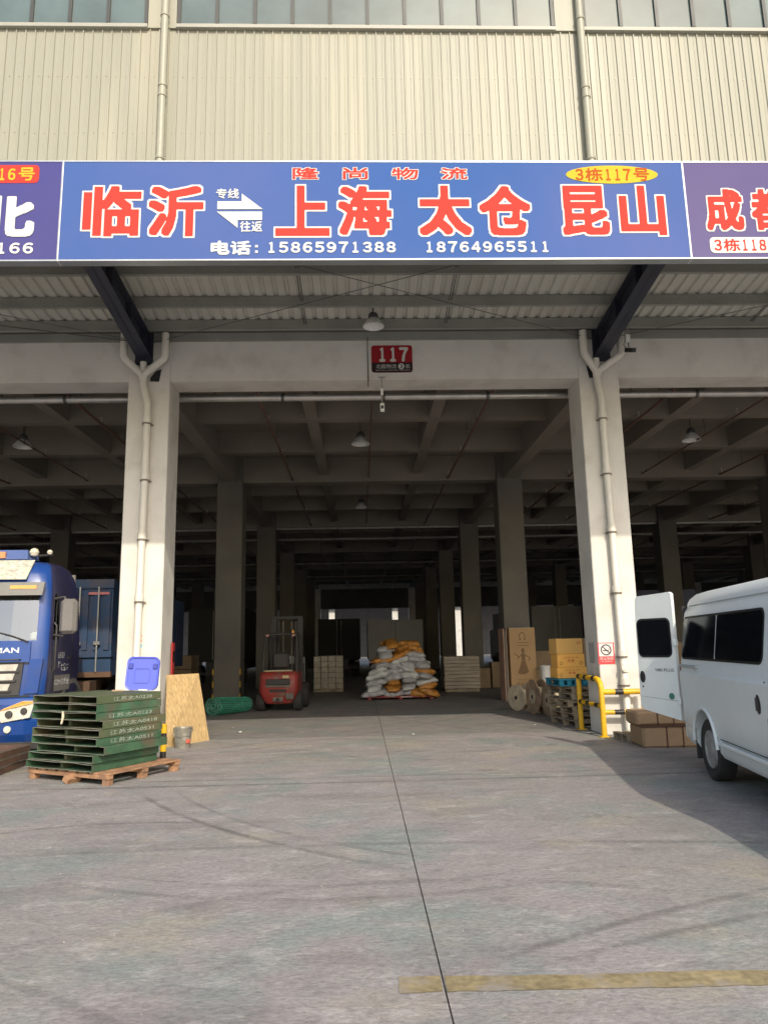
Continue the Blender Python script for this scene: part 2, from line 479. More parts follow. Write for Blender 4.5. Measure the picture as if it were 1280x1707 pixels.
# beams along the rows
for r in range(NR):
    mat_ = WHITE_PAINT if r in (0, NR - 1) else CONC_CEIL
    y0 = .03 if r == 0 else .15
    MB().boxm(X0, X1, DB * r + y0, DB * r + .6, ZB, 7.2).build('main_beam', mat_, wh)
    if r < NR - 1:
        for t in (1, 2):
            yy = DB * r + CW / 2 + DB * t / 3
            MB().boxm(X0, X1, yy - .14, yy + .14, 6.64, 7.22).build('secondary_beam', CONC_CEIL, wh)
for k in KX:
    MB().boxm(colx(k) - .17, colx(k) + .17, .61, YEND - .2, ZB + .004, 7.224).build('main_beam', CONC_CEIL, wh)
    if k < 5:
        for t in (1, 2):
            xx = colx(k) + WB * t / 3
            MB().boxm(xx - .13, xx + .13, .61, YEND - .2, 6.644, 7.23).build('secondary_beam', CONC_CEIL, wh)
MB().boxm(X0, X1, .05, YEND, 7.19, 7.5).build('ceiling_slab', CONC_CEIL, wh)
MB().boxm(X0 + .5, X1 - .5, YEND - .5, YEND - .3, 4.72, 6.42).build('added_rear_lintel', CONC, wh)  # added drop wall: darkens the far opening and cuts light from behind
MB().boxm(X0, X0 + .2, .8, YEND, 0, 7.19).build('end_wall', CONC, wh)
MB().boxm(X1 - .2, X1, .8, YEND, 0, 7.19).build('end_wall', CONC, wh)
# upper storey: backing wall, cladding sheets, windows
UP0, SILLZ, TOPZ = 7.5, 14.02, 23.5  # unseen top raised so the building's shadow covers the rear street
backing = MB().boxm(X0, X1, .12, .4, UP0, SILLZ - .05).build('backing_wall', CLAD, wh)
MB().boxm(X0, X1, .12, .4, 16.6, TOPZ).build('parapet_wall', CLAD, wh)
MB().boxm(X0, X1, .12, YEND, TOPZ, TOPZ + .3).build('roof', STEEL_GREY, wh)
MB().boxm(X0, X1, YEND - .3, YEND - .02, UP0, TOPZ).build('rear_wall', CLAD, wh)
MB().boxm(X0, X1, 4, 4.2, SILLZ - 1.2, 16.6).build('inner_wall', M('dim interior', (.16, .17, .16), .9), wh)
PIT = .19; NRIB = 5; SH = PIT * NRIB
def sheet_mesh(z0, z1):
    mb = MB(); prof = []
    for i in range(NRIB):
        a = i * PIT
        prof += [(a, .03), (a + .055, .03), (a + .06, .026), (a + .066, .03), (a + .118, .03), (a + .126, .002), (a + .146, .002), (a + .154, .03)]
        # a shallow stiffening swage in the pan
    prof += [(SH, .03)]
    vs = []
    for z in (z0, z1): vs += [(u, d, z) for u, d in prof]
    n = len(prof)
    mb.add(vs, [(i, i + 1, n + i + 1, n + i) for i in range(n - 1)])
    # closing lips keep the sheet a folded piece, not a card
    for z in (z0, z1):
        o = 0 if z == z0 else n
    return mb.mesh('cladding_sheet', CLAD)
sm = sheet_mesh(8.25, SILLZ - .02)
ns = 30
sheets = []
for i in range(ns):
    x = XM - ns * SH / 2 + i * SH
    o = link('cladding_sheet', sm, backing, (x, .0885, 0)); sheets.append(o)
scr = MB()
for zz in (12.88, 11.62, 10.3):
    for i in range(int(ns * NRIB)):
        x = XM - ns * SH / 2 + i * PIT + .06
        scr.box((x, .113, zz + random.uniform(-.01, .01)), (.018, .012, .018))
so = scr.build('cladding_screws', M('screw', (.40, .36, .27), .5, .3), backing); so['kind'] = 'stuff'
# window strips, one per bay, panes between dark mullions
PANE = M('window pane', (.10, .14, .135), .08, var=.25, scale=.9, fine=.0, spec=.8)
WGL = glass('office glass', (.55, .66, .63), .16)
for k in range(-2, 3):
    xa = colx(k) + .30; xb = colx(k + 1) - .36
    w = link('window_strip', None, wh); 
    MB().boxm(xa - .04, xb + .04, .03, .2, SILLZ - .06, SILLZ + .02).build('sill', SILL, w)
    npn = 10; pw = (xb - xa) / npn
    MB().boxm(xa, xb, .08, .16, SILLZ + .02, SILLZ + .07).build('frame_rail', WFRAME, w)
    MB().boxm(xa, xb, .08, .16, 16.55, 16.6).build('frame_rail', WFRAME, w)
    for i in range(npn + 1):
        x = xa + i * pw
        MB().boxm(x - .035, x + .035, .07, .17, SILLZ + .07, 16.55).build('mullion', WFRAME, w)
    for i in range(npn):
        x = xa + i * pw
        MB().boxm(x + .035, x + pw - .035, .115, .125, SILLZ + .07, 16.55).build('pane', PANE, w)
        if random.random() < .5:
            h = random.uniform(.3, 1.6)
            MB().boxm(x + .06, x + pw - .06, .3, .32, SILLZ + .1, SILLZ + .1 + h).build('blind', M('blind', (.55, .6, .56), .8), w)
    # piers between the strips
for k in range(-2, 4):
    x0p, x1p = colx(k) - .36 + .045, colx(k) + .30 - .045
    MB().boxm(x0p, x1p, .07, .4, SILLZ - .049, 16.6).build('wall_pier', CLAD, wh)

# down pipes: on the wall, then branching below the canopy and down the column
def band(mb, x, y, z, r, h=.03): mb.lathe([(r, -h / 2), (r, h / 2)], lambda a, b, t: (x + a, y + b, z + t), 14)
for k in (-1, 0, 1, 2):
    x = colx(k) + (.05 if k != 1 else .17)
    p = MB().tube([(x, -.03, 19.5), (x, -.03, 8.1)], .075, 14).build('wall_downpipe', M('wall pipe', (.36, .35, .275), .45, var=.05), wh)
    for z in (14.15, 12.55, 12.33, 10.95, 9.4):
        b_ = MB(); band(b_, x, -.03, z, .09, .05); b_.build('pipe_collar', CLAD, p)
    x = colx(k)
    p = link('column_downpipe', None, wh)
    xl_, xr_ = x - .42, x + .32
    if k == 1: xl_, xr_ = x - .30, x + .40
    MB().tube([(xl_, -.18, 7.28), (xl_, -.17, 6.86), (xl_ + .03, -.16, 6.80), (x - .09, -.14, 6.5), (x - .08, -.12, 6.4)], .068, 12).build('branch_pipe', PVC, p)
    MB().tube([(xr_, -.18, 7.28), (xr_, -.17, 6.86), (xr_ - .03, -.16, 6.80), (x - .06, -.14, 6.5), (x - .07, -.12, 6.4)], .068, 12).build('branch_pipe', PVC, p)
    MB().tube([(x - .075, -.13, 6.75), (x - .075, -.12, 6.45)], .06, 12).build('branch_pipe', PVC, p)
    xo = x + (-.02 if k == 1 else .02)
    xe = x + (.02 if k == 1 else -.02)
    MB().tube([(x - .075, -.12, 6.52), (x - .07, -.11, 6.3), (xo, -.10, 5.98), (xo, -.10, 5.85), (xo, -.1, 4.6), (xe, -.1, 0.12), (xe, -.16, .04)], .062, 14).build('pipe', PVC, p)
    for z in (5.66, 4.62, 3.56, 2.48, 1.38, .9):
        xx = xo if z > 4.5 else xo + (xe - xo) * (4.6 - z) / 4.5
        b_ = MB(); band(b_, xx, -.1, z, .078, .11); b_.build('pipe_socket', PVC, p)
        b_ = MB(); band(b_, xx, -.1, z - .07, .081, .022); b_.box((xx, -.03, z - .07), (.2, .012, .02)); b_.build('pipe_clip', PVC_BAND, p)
    if k == 1:
        MB().lathe([(.075, 0), (.075, -.03), (.05, -.03), (.05, -.036)], lambda a, b, t: (xe + a, -.16 + t, 1.13 + b), 16).build('cleanout_cap', PVC, p)
# dark break in the column head beside the pipe
for k in (0, 1):
    x = colx(k); sgn = 1 if k == 0 else -1
    MB().prism([(x + sgn * .02, 6.43), (x + sgn * .18, 6.42), (x + sgn * .22, 6.66), (x + sgn * .12, 6.62), (x + sgn * .03, 6.5)], lambda u, v, t: (u, t, v), -.012, .004).build('open_bracket_hole', BLACK, wh)

# canopy
can = link('canopy', None, wh)
SLP = .115
def cz(y): return 7.47 - SLP * y            # underside of the sheet at y (y is negative outside)
YF = 8.95 - DC                              # back of the signs
def hbeam(x):
    mb = MB()
    for (ya, yb) in ((-.01, YF),):
        za0, zb0 = 6.86, 7.36       # bottom flange line
        za1, zb1 = cz(ya) - .19, cz(yb) - .19
        t = .014
        def slab(xh, za, zb, th):
            vs = [(x - xh, ya, za), (x + xh, ya, za), (x + xh, yb, zb), (x - xh, yb, zb)]
            vs += [(p[0], p[1], p[2] + th) for p in vs]
            mb.add(vs, [(3, 2, 1, 0), (4, 5, 6, 7), (0, 1, 5, 4), (1, 2, 6, 5), (2, 3, 7, 6), (3, 0, 4, 7)])
        slab(.13, za0, zb0, .018); slab(.13, za1 - .018, zb1 - .018, .018)
        vs = [(x - .008, ya, za0), (x + .008, ya, za0), (x + .008, yb, zb0), (x - .008, yb, zb0)]
        vs += [(x - .008, ya, za1), (x + .008, ya, za1), (x + .008, yb, zb1), (x - .008, yb, zb1)]
        mb.add(vs, [(3, 2, 1, 0), (4, 5, 6, 7), (0, 1, 5, 4), (1, 2, 6, 5), (2, 3, 7, 6), (3, 0, 4, 7)])
        for f in (.08, .3, .55, .8):
            yy = ya + (yb - ya) * f; zz0 = za0 + (zb0 - za0) * f; zz1 = za1 + (zb1 - za1) * f
            mb.boxm(x - .12, x + .12, yy - .006, yy + .006, zz0 + .01, zz1)
    mb.boxm(x - .16, x + .16, -.03, -.005, 6.74, 7.42)
    return mb.build('canopy_beam', STEEL_NAVY, can)
for k in range(-2, 4): hbeam(colx(k) - .1 if k < 1 else colx(k) + .08)
for yp in (-.28, -1.02, -1.95, -2.85, -3.7):
    z = cz(yp)
    mb = MB()
    xa, xb = colx(-2) - .3, colx(3) + .3
    mb.boxm(xa, xb, yp - .003, yp + .003, z - .2, z - .012)
    mb.boxm(xa, xb, yp + .003, yp + .065, z - .2, z - .194)
    mb.boxm(xa, xb, yp + .059, yp + .065, z - .194, z - .18)
    mb.boxm(xa, xb, yp + .003, yp + .065, z - .018, z - .012)
    mb.build('purlin', PURLIN, can)
# corrugated sheets of the canopy roof
CP = .205; CN = 4
def canopy_sheet():
    prof = []
    for i in range(CN):
        a = i * CP
        prof += [(a, 0), (a + .11, 0), (a + .135, .035), (a + .18, .035)]
    prof += [(CN * CP, 0)]
    mb = MB(); n = len(prof); ya, yb = .0, YF - .05
    vs = []
    for y in (ya, yb):
        for dz in (0, .003): vs += [(u, y, cz(y) + d + dz) for u, d in prof]
    fs = []
    for i in range(n - 1):
        fs += [(i, i + 1, 2 * n + i + 1, 2 * n + i), (n + i + 1, n + i, 3 * n + i, 3 * n + i + 1),
               (n + i, n + i + 1, i + 1, i), (2 * n + i, 2 * n + i + 1, 3 * n + i + 1, 3 * n + i)]
    mb.add(vs, fs)
    return mb.mesh('roof_sheet', CANOPY_SHEET)
cs = canopy_sheet(); ncs = int(5 * WB / (CN * CP))
for i in range(ncs):
    link('roof_sheet', cs, can, (colx(-2) - .2 + i * CN * CP, 0, random.uniform(0, .002)))
xa, xb = colx(-2) - .3, colx(3) + .3
mb = MB(); mb.boxm(xa, xb, -.20, -.19, 7.36, 7.5); mb.boxm(xa, xb, -.19, .02, 7.36, 7.37)
mb.build('gutter', GUTTER, can)
MB().boxm(xa, xb, -.012, .028, 7.2, 7.36).build('wall_flashing', M('flashing', (.33, .33, .30), .5, .2), can)
# sag rods between the purlins and crossed tie rods
for k in range(-1, 2):
    for f in (.345, .655):
        x = colx(k) + WB * f
        for dx in (-.02, .02):
            MB().tube([(x + dx, -.25, cz(-.25) - .1), (x + dx, -2.9, cz(-2.9) - .1)], .008, 6).build('sag_rod', GUTTER, can)
    for s_ in (0, 1):
        a = (colx(k + s_) + (.05 if s_ == 0 else -.05), -.1, 7.13 if s_ == 0 else 7.14); b = (colx(k + 1 - s_) - (.05 if s_ == 0 else -.05), -3.4, 7.66)
        MB().tube([a, b], .006, 6).build('tie_rod', GUTTER, can)
MB().tube([(colx(0) - 4.5, -.9, 7.42), (colx(0) - .1, -.2, 7.1)], .011, 6).build('tie_rod', GUTTER, can)

# pipework under the ceiling
def pipe(name, pts, r, m, n=10): return MB().tube(pts, r, n).build(name, m, wh)
pp = pipe('water_main_pipe', [(X0 + .3, 1.05, 6.46), (X1 - .3, 1.05, 6.46)], .075, PIPE_STEEL, 12)
for k in KX:
    if k == 5: continue
    for f in (.28, .52, .77):
        x = colx(k) + WB * f
        b_ = MB(); b_.lathe([(.09, -.03), (.09, .03)], lambda a, b, t: (x + t, 1.05 + a, 6.46 + b), 12); b_.build('pipe_coupling', GUTTER, pp)
    for f in (.12, .62):
        x = colx(k) + WB * f
        MB().boxm(x - .012, x + .012, 1.04, 1.06, 6.53, 7.2).build('hanger', GUTTER, pp)
for yy, r_ in ((17.1, .055), (20.2, .05), (DB * 3.6, .05), (DB * 4.6, .05)):
    q = pipe('branch_water_pipe', [(X0 + .3, yy, 6.40), (X1 - .3, yy, 6.40)], r_, PIPE_STEEL, 8)
    for k in KX:
        if k == 5: continue
        for f in (.2, .5, .8):
            MB().boxm(colx(k) + WB * f - .01, colx(k) + WB * f + .01, yy - .01, yy + .01, 6.44, 7.2).build('hanger', GUTTER, q)
for k in range(-3, 5):
    for f, z in ((.22, 6.50), (.5, 6.56), (.78, 6.50)):
        x = colx(k) + WB * f - (.06 if f == .5 else 0)
        q = pipe('sprinkler_pipe', [(x, .9, z), (x, YEND - 1, z)], .03 if f != .5 else .022, PIPE_RED, 8)
        for j in range(12):
            yy = 1.6 + j * 2.8
            MB().boxm(x - .007, x + .007, yy - .007, yy + .007, z + .02, 7.2).build('hanger', GUTTER, q)
            if j < 8:
                MB().lathe([(.012, 0), (.012, .12), (.03, .125), (.03, .135)], lambda a, b, t: (x + a, yy + 1.2 + b, z + .02 + t), 6).build('sprinkler_head', PIPE_STEEL, q)
# corner guards on the second-row columns
for k in (-1, 0, 1, 2):
    for s_ in (-1, 1):
        cg = link('corner_guard', None, wh, (colx(k) + s_ * (CW / 2 + .006), DB, 0))
        for i in range(6):
            MB().box((0, .0, .09 + i * .17), (.02, .14, .168), .002).build('guard_band', YELLOW if i % 2 else BLACK_PAINT, cg)

# opposite warehouse across the rear street
ow = thing('opposite_warehouse', 'far pale warehouse front seen through the end of the hall', 'warehouse', (0, 97, 0))
fcol = MB().box((0, .4, 3.3), (.75, .75, 6.6)).mesh('column', WHITE_PAINT)
for k in range(-5, 7): link('column', fcol, ow, (colx(k), 0, 0))
MB().boxm(X0 - 8, X1 + 8, 0.05, .6, 6.43, 9).build('front_beam', CONC, ow)
MB().boxm(X0 - 8, X1 + 8, .1, .7, 9, 20).build('clad_wall', CLAD, ow)
MB().boxm(X0 - 8, X1 + 8, -1.2, 0, 7.3, 7.5).build('canopy_roof', CANOPY_SHEET, ow)
MB().boxm(X0 - 8, X1 + 8, -1.4, -1.2, 7.0, 8.0).build('sign_strip', M('far sign dark', (.035, .035, .045), .6), ow)
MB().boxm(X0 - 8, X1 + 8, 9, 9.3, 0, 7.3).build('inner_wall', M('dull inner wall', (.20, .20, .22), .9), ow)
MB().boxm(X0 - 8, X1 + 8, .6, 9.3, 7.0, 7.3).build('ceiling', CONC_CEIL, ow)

# ------------------------------------------------------------------ signs
SY = 8.82
Z0S, Z1S = 6.5725, 7.976
def sign_mat(name, ca, cb):
    m = M(name, ca, .75, spec=.12, bump=.12, bscale=1.7, var=.05, scale=.5, fine=.02, stain=cb, stain_amt=.9, stain_scale=.16)
    return m
S_BLUE = sign_mat('sign blue', (.05, .115, .335), (.10, .135, .34))
S_PURP = sign_mat('sign violet', (.065, .065, .23), (.10, .09, .24))
S_VIO = sign_mat('sign mauve', (.115, .095, .225), (.14, .12, .24))
def signboard(label, x0, x1, face, loc_extra=(0, 0, 0), tilt=0):
    s = thing('signboard', label, 'sign', (x0, SY, Z0S), 0, 'signboards along the canopy edge')
    w = x1 - x0; h = Z1S - Z0S
    mb = MB(); nx, nz = 24, 6      # the vinyl bulges slightly between its fixings
    vs = []
    for j in range(nz + 1):
        for i in range(nx + 1):
            u = i / nx; v = j / nz
            d = .010 * math.sin(u * PI * 7 + v * 2) * math.sin(v * PI) + .006 * math.sin(u * PI * 17 + 1) * math.sin(v * PI)
            vs.append((u * w, d * .15, v * h))
    mb.smooth = True
    mb.add(vs, [(j * (nx + 1) + i, j * (nx + 1) + i + 1, (j + 1) * (nx + 1) + i + 1, (j + 1) * (nx + 1) + i) for j in range(nz) for i in range(nx)])
    mb.build('face_sheet', face, s)
    MB().boxm(.01, w - .01, .012, .12, .01, h - .01).build('box_back', STEEL_GREY, s)
    fr = M('sign frame', (.42, .44, .46), .4, .5)
    MB().boxm(0, w, -.006, .13, h, h + .02).build('frame_rail', fr, s)
    MB().boxm(0, w, -.006, .13, -.02, 0).build('frame_rail', fr, s)
    MB().boxm(-.016, -.001, -.006, .13, -.02, h + .02).build('frame_stile', WHITE, s)
    MB().boxm(w + .001, w + .012, -.006, .13, -.02, h + .02).build('frame_stile', fr, s)
    return s
def SF(x0):                                            # sign frame: world X, Z -> local, layer stands proud
    return lambda u, v, l: (u - x0, -.004 - .003 * l, v - Z0S)
def plate(s, poly, fn, layer, m, name='print_panel'):
    mb = MB(); mb.add([fn(u, v, layer) for u, v in poly], [tuple(range(len(poly)))]); return mb.build(name, m, s)
XA, XB = -3.825, 4.44
main = signboard('wide blue signboard reading 临沂 上海 太仓 昆山 in red and white characters', XA, XB, S_BLUE)
F = SF(XA)
def px(u0, u1, v0, v1):
    """photo rectangle -> sign rectangle, both edges straight lines of the sign plane (fitted once, in metres)"""
    ax = lambda u: -3.825 + (u - 102.5) * (8.265 / 1040.5)
    az = lambda v: Z1S - (v - 270.5) * (1.4035 / 161.0)
    return ax(u0), ax(u1), az(v1), az(v0)
def ch(s, owner, fn, u0, u1, v0, v1, dil=.045, edge=.05, mats=(WHITE_TEXT, RED_TEXT), res=56):
    a, b, c, d = px(u0, u1, v0, v1)
    shr = dil * (d - c)
    a += shr; b -= shr; c += shr; d -= shr
    o = MB(); v, f = text_flat(s, a, b, c, d, dil + edge, res, True); o.add([fn(p, q, 0) for p, q in v], f)
    o.build('character_edge', mats[0], owner)
    o = MB(); v, f = text_flat(s, a, b, c, d, dil, res, True); o.add([fn(p, q, 1) for p, q in v], f)
    o.build('character', mats[1], owner)
for s, u0, u1 in (('临', 137, 233), ('沂', 243, 335), ('上', 452, 543), ('海', 555, 646), ('太', 690, 780), ('仓', 791, 880), ('昆', 930, 1013), ('山', 1029, 1108)):
    ch(s, main, F, u0, u1, 310, 395, .046, .027, res=84)
for s, u0, u1 in (('隆', 481, 525), ('尚', 565, 607), ('物', 647, 692), ('流', 730, 775)):
    ch(s, main, F, u0, u1, 280, 300, .032, .06, res=72)
it = []
for s, u0, u1, v0, v1, dl in (('专线', 355, 392, 316, 332, .035), ('往返', 395, 431, 370, 387, .035), ('电话', 349, 412, 403, 424, .05)):
    it.append((s, *px(u0, u1, v0, v1), dl, 1, 0))
it += digits('15865971388', *px(437, 653, 405, 421), .06, 1, 0) + digits('18764965511', *px(697, 909, 405, 421), .06, 1, 0)
lettering(main, it, F, [WHITE_TEXT])
for v in (411, 420):
    a, b, c, d = px(420, 424.5, v - 2, v + 2); plate(main, [(a, c), (b, c), (b, d), (a, d)], F, 1, WHITE_TEXT, 'colon_dot')
P2 = lambda pts: [px(u, u, v, v)[0::2] for u, v in pts]
plate(main, P2([(357, 350), (432, 350), (397, 324), (397, 337), (357, 337)]), F, 1, WHITE_TEXT, 'arrow')
plate(main, P2([(356, 354), (391, 381), (391, 368), (431, 368), (431, 354)]), F, 1, WHITE_TEXT, 'arrow')
plate(main, [tuple(px(1022 + 79 * math.cos(t), 0, 291.5 - 15.5 * math.sin(t), 0)[i] for i in (0, 3)) for t in [2 * PI * k / 48 for k in range(48)]], F, 0, YELLOW_TEXT, 'oval_badge')
def number_line(o, mid, u0, u1, v0, v1, fn, m):
    n = u1 - u0; it_ = digits('3', *px(u0, u0 + n * .14, v0 + 1.5, v1 - 1), .05, 1, 0)
    it_ += [('栋', *px(u0 + n * .15, u0 + n * .38, v0, v1), .03, 1, 0)] + digits(mid, *px(u0 + n * .39, u0 + n * .77, v0 + 1.5, v1 - 1), .05, 1, 0) + [('号', *px(u0 + n * .80, u1, v0, v1), .03, 1, 0)]
    lettering(o, it_, fn, [m])
number_line(main, '117', 957, 1085, 281, 302, F, ORANGE_TEXT)
left = signboard('violet blue signboard with white 北 and 116号 at the left edge', XA - 8.29, XA - .025, S_PURP)
F = SF(XA - 8.29)
plate(left, rrect(*px(-75, 63, 276, 306), .06), F, 0, RED_TEXT, 'number_panel')
number_line(left, '116', -70, 55, 281, 302, F, YELLOW_TEXT)
ch('北', left, F, -38, 62, 327, 396, .06, .0, (WHITE_TEXT, WHITE_TEXT))
lettering(left, digits('166', *px(0, 64, 405, 421), .06, 1, 0), F, [WHITE_TEXT])
right = signboard('mauve signboard with red 成都 and 3栋118号 at the right edge', XB + .025, XB + 8.29, S_VIO)
F = SF(XB + .025)
ch('成', right, F, 1175, 1243, 316, 388, .05, .035); ch('都', right, F, 1254, 1326, 316, 388, .05, .035)
plate(right, rrect(*px(1178, 1310, 398, 424), .06), F, 0, WHITE_TEXT, 'number_panel')
number_line(right, '118', 1183, 1303, 401, 421, F, RED_TEXT)

# number plate on the beam
npl = thing('number_plate', 'small red and black plate reading 117 on the white beam', 'sign', (.27, DC + .028, 6.57))
fnp = lambda u, v, l: (u, -.014 - .002 * l, v)
MB().prism(rrect(0, .76, 0, .53, .05), lambda u, v, t: (u, t, v), -.012, -.001).build('plate', M('plate red', (.34, .012, .02), .4), npl)
plate(npl, [(0.004, .19), (.004, .05), (.02, .01), (.05, .004), (.71, .004), (.74, .01), (.756, .05), (.756, .19)], fnp, 0, M('plate black', (.02, .012, .015), .4), 'lower_panel')
lettering(npl, digits('117', .10, .70, .225, .475, .06, 1, 0) + [('北园物流', .08, .46, .075, .16, .02, 1, 0), ('栋', .63, .715, .075, .16, .02, 1, 0), ('BEIYUAN LOGISTICS  BUILDING', .08, .715, .032, .052, .01, 1, 0, 24)], fnp, [WHITE_TEXT])
mb = MB(); mb.add([fnp(.55 + .058 * math.cos(t), .115 + .058 * math.sin(t), 1) for t in [2 * PI * k / 24 for k in range(24)]], [tuple(range(24))]); mb.build('number_disc', WHITE_TEXT, npl)
lettering(npl, [('3', .53, .57, .078, .152, .04, 2, 0)], fnp, [BLACK])
# the cable run beside it
cb = MB().tube([(.2, DC - .02, 7.25), (.2, DC + .01, 6.9), (.205, DC + .02, 6.45), (.2, DC + .03, 6.3)], .008, 6).build('hanging_cable', BLACK)
tag(cb, 'thin black cable hanging down the beam left of the 117 plate', 'cable')
hs = thing('hanging_sensor', 'small white box hanging on a rod below the 117 plate', 'sensor', (.45, DC - .02, 5.8))
MB().tube([(0, 0, .15), (0, 0, .66)], .012, 8).build('rod', STEEL_GREY, hs)
MB().boxm(-.06, .06, -.015, .015, .66, .672).build('bracket', STEEL_GREY, hs)
MB().box((0, 0, .38), (.05, .05, .12), .004).build('joint_box', WHITE, hs)
MB().box((0, 0, .08), (.075, .05, .16), .006).build('sensor_box', WHITE, hs)
MB().boxm(-.022, .022, -.029, -.024, .05, .11).build('display', BLACK, hs)
# security camera on the right canopy beam
sc_ = thing('security_camera', 'small dark security camera hanging from the right canopy beam', 'camera', (4.97, DC - .36, 6.72))
MB().tube([(0, 0, .12), (0, 0, .78)], .014, 8).build('pole', STEEL_GREY, sc_)
MB().boxm(-.1, .1, -.02, .02, .78, .80).build('cross_bar', STEEL_GREY, sc_)
MB().box((-.01, 0, .32), (.09, .07, .15), .008).build('junction_box', WHITE, sc_)
MB().box((.0, -.06, .07), (.1, .2, .08), .012, Matrix.Rotation(.4, 3, 'X') @ Matrix.Rotation(.5, 3, 'Z')).build('camera_body', BLACK, sc_)
MB().tube([(-.05, 0, .3), (-.09, 0, .2), (-.04, 0, .12), (0, 0, .1)], .006, 6).build('cable', BLACK, sc_)
# pendant lamps
lamp_metal = M('lamp aluminium', (.72, .72, .70), .5, .1); lamp_dark = M('lamp gear', (.06, .06, .06), .5)
def pendant(loc, label, drop, sc=1.0):
    l = thing('pendant_lamp', label, 'lamp', loc, 0, 'pendant lamps of the hall and canopy')
    mb = MB(); n = 20
    mb.lathe([(.235, 0), (.22, .03), (.13, .15), (.10, .17), (.10, .175), (.095, .165), (.125, .145), (.212, .026), (.228, 0)], lambda a, b, t: (a * sc, b * sc, t * sc), n, True, False).build('shade', lamp_metal, l)
    MB().lathe([(.10, .176), (.11, .2), (.11, .26), (.07, .31), (.03, .33)], lambda a, b, t: (a * sc, b * sc, t * sc), 14).build('gear_housing', lamp_dark, l)
    MB().lathe([(.03, .16), (.06, .1), (.05, .05), (.02, .03)], lambda a, b, t: (a * sc, b * sc, t * sc), 10).build('bulb', WHITE, l)
    MB().tube([(0, 0, .33 * sc), (0, 0, drop)], .012, 6).build('rod', lamp_dark, l)
pendant((.30, 12.2, 7.17), 'white pendant lamp hanging under the canopy above the 117 plate', .40, .82)
pendant((.06, 17.6, 6.52), 'pendant lamp under the hall ceiling in the middle bay, nearest one indoors', .68)
pendant((-8.2, 17.6, 6.55), 'pendant lamp under the hall ceiling in the left bay', .65)
pendant((8.4, 17.6, 6.52), 'pendant lamp under the hall ceiling in the right bay', .68)
pendant((.08, 26, 6.5), 'pendant lamp under the ceiling in the middle bay, second indoors, deep in the dark', .7)

# ------------------------------------------------------------------ the blue truck
TRUCK_BLUE = M('truck blue', (.010, .055, .25), .35, var=.15, fine=.03, coat=.3, stain=(.07, .08, .15), stain_amt=.35, stain_scale=2)
TRUCK_GREY = M('truck grey plastic', (.16, .15, .14), .55, var=.1)
TRUCK_DARK = M('truck dark trim', (.045, .042, .042), .5)
CHROME = M('bright mesh', (.62, .60, .54), .35, .6, var=.15, scale=8)
LENS_CLR = M('lamp lens', (.62, .60, .52), .1, var=.2, scale=9, coat=.6)
LENS_AMB = M('amber lens', (.75, .36, .08), .15, coat=.5)
W_GLASS = glass('windscreen glass', (.72, .80, .76), .30)
DARK_GLASS = M('dark tinted glass', (.006, .007, .009), .1, spec=.25, var=0, fine=0)

truck = thing('truck', 'blue heavy truck parked beside the left column with its cab facing out', 'truck', (-5.955, 11.3, 0), math.radians(3))
def ring(z, yf, yr, hw, rc, lvl=0):
    """horizontal outline of the cab at height z; points run round from the front left"""
    pts = []
    xs_ = [-hw + rc, -hw * .55, 0, hw * .55, hw - rc]
    for x in xs_: pts.append((x, yf + .06 * (x / hw) ** 2, z))
    for i in range(1, 6):
        a = -PI / 2 + PI / 2 * i / 6; pts.append((hw - rc + rc * math.cos(a), yf + .06 + rc + rc * math.sin(a) - .0, z))
    for y in (yf + .06 + rc, .52, 1.02, yr - .02): pts.append((hw, max(y, yf + .06 + rc), z))
    for x in (hw - .03, 0, -hw + .03): pts.append((x, yr, z))
    for y in (yr - .02, 1.02, .52, yf + .06 + rc): pts.append((-hw, max(y, yf + .06 + rc), z))
    for i in range(1, 6):
        a = PI + PI / 2 * i / 6; pts.append((-hw + rc + rc * math.cos(a), yf + .06 + rc + rc * math.sin(a), z))
    return pts
lev = [(.95, .0, 1.55, 1.2, .16), (1.25, .0, 1.55, 1.22, .16), (1.62, .01, 1.55, 1.22, .17), (1.78, .02, 1.55, 1.215, .17), (2.16, .08, 1.53, 1.20, .17),
       (2.5, .14, 1.5, 1.175, .17), (2.62, .16, 1.48, 1.16, .18), (2.80, .2, 1.40, 1.13, .2), (2.95, .28, 1.28, 1.08, .22), (3.02, .42, 1.12, .98, .24), (3.04, .6, .95, .8, .2)]
rings = [ring(*l) for l in lev]
nR = len(rings[0])
def skipf(i, j):
    if i in (3, 4):
        if 0 <= j <= 3: return True                          # windscreen
        if j in (10,) : return True                          # right door window
        if j in (19,): return True                           # left door window
    return False
mb = MB(); mb.smooth = True
mb.loft(rings, skip=skipf)
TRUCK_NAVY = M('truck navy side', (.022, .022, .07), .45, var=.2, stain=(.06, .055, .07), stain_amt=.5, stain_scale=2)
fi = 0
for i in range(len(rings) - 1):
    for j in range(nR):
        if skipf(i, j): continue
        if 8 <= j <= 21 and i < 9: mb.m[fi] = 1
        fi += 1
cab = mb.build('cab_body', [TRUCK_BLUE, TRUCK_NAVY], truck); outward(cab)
md = cab.modifiers.new('edge', 'EDGE_SPLIT'); md.split_angle = math.radians(40)
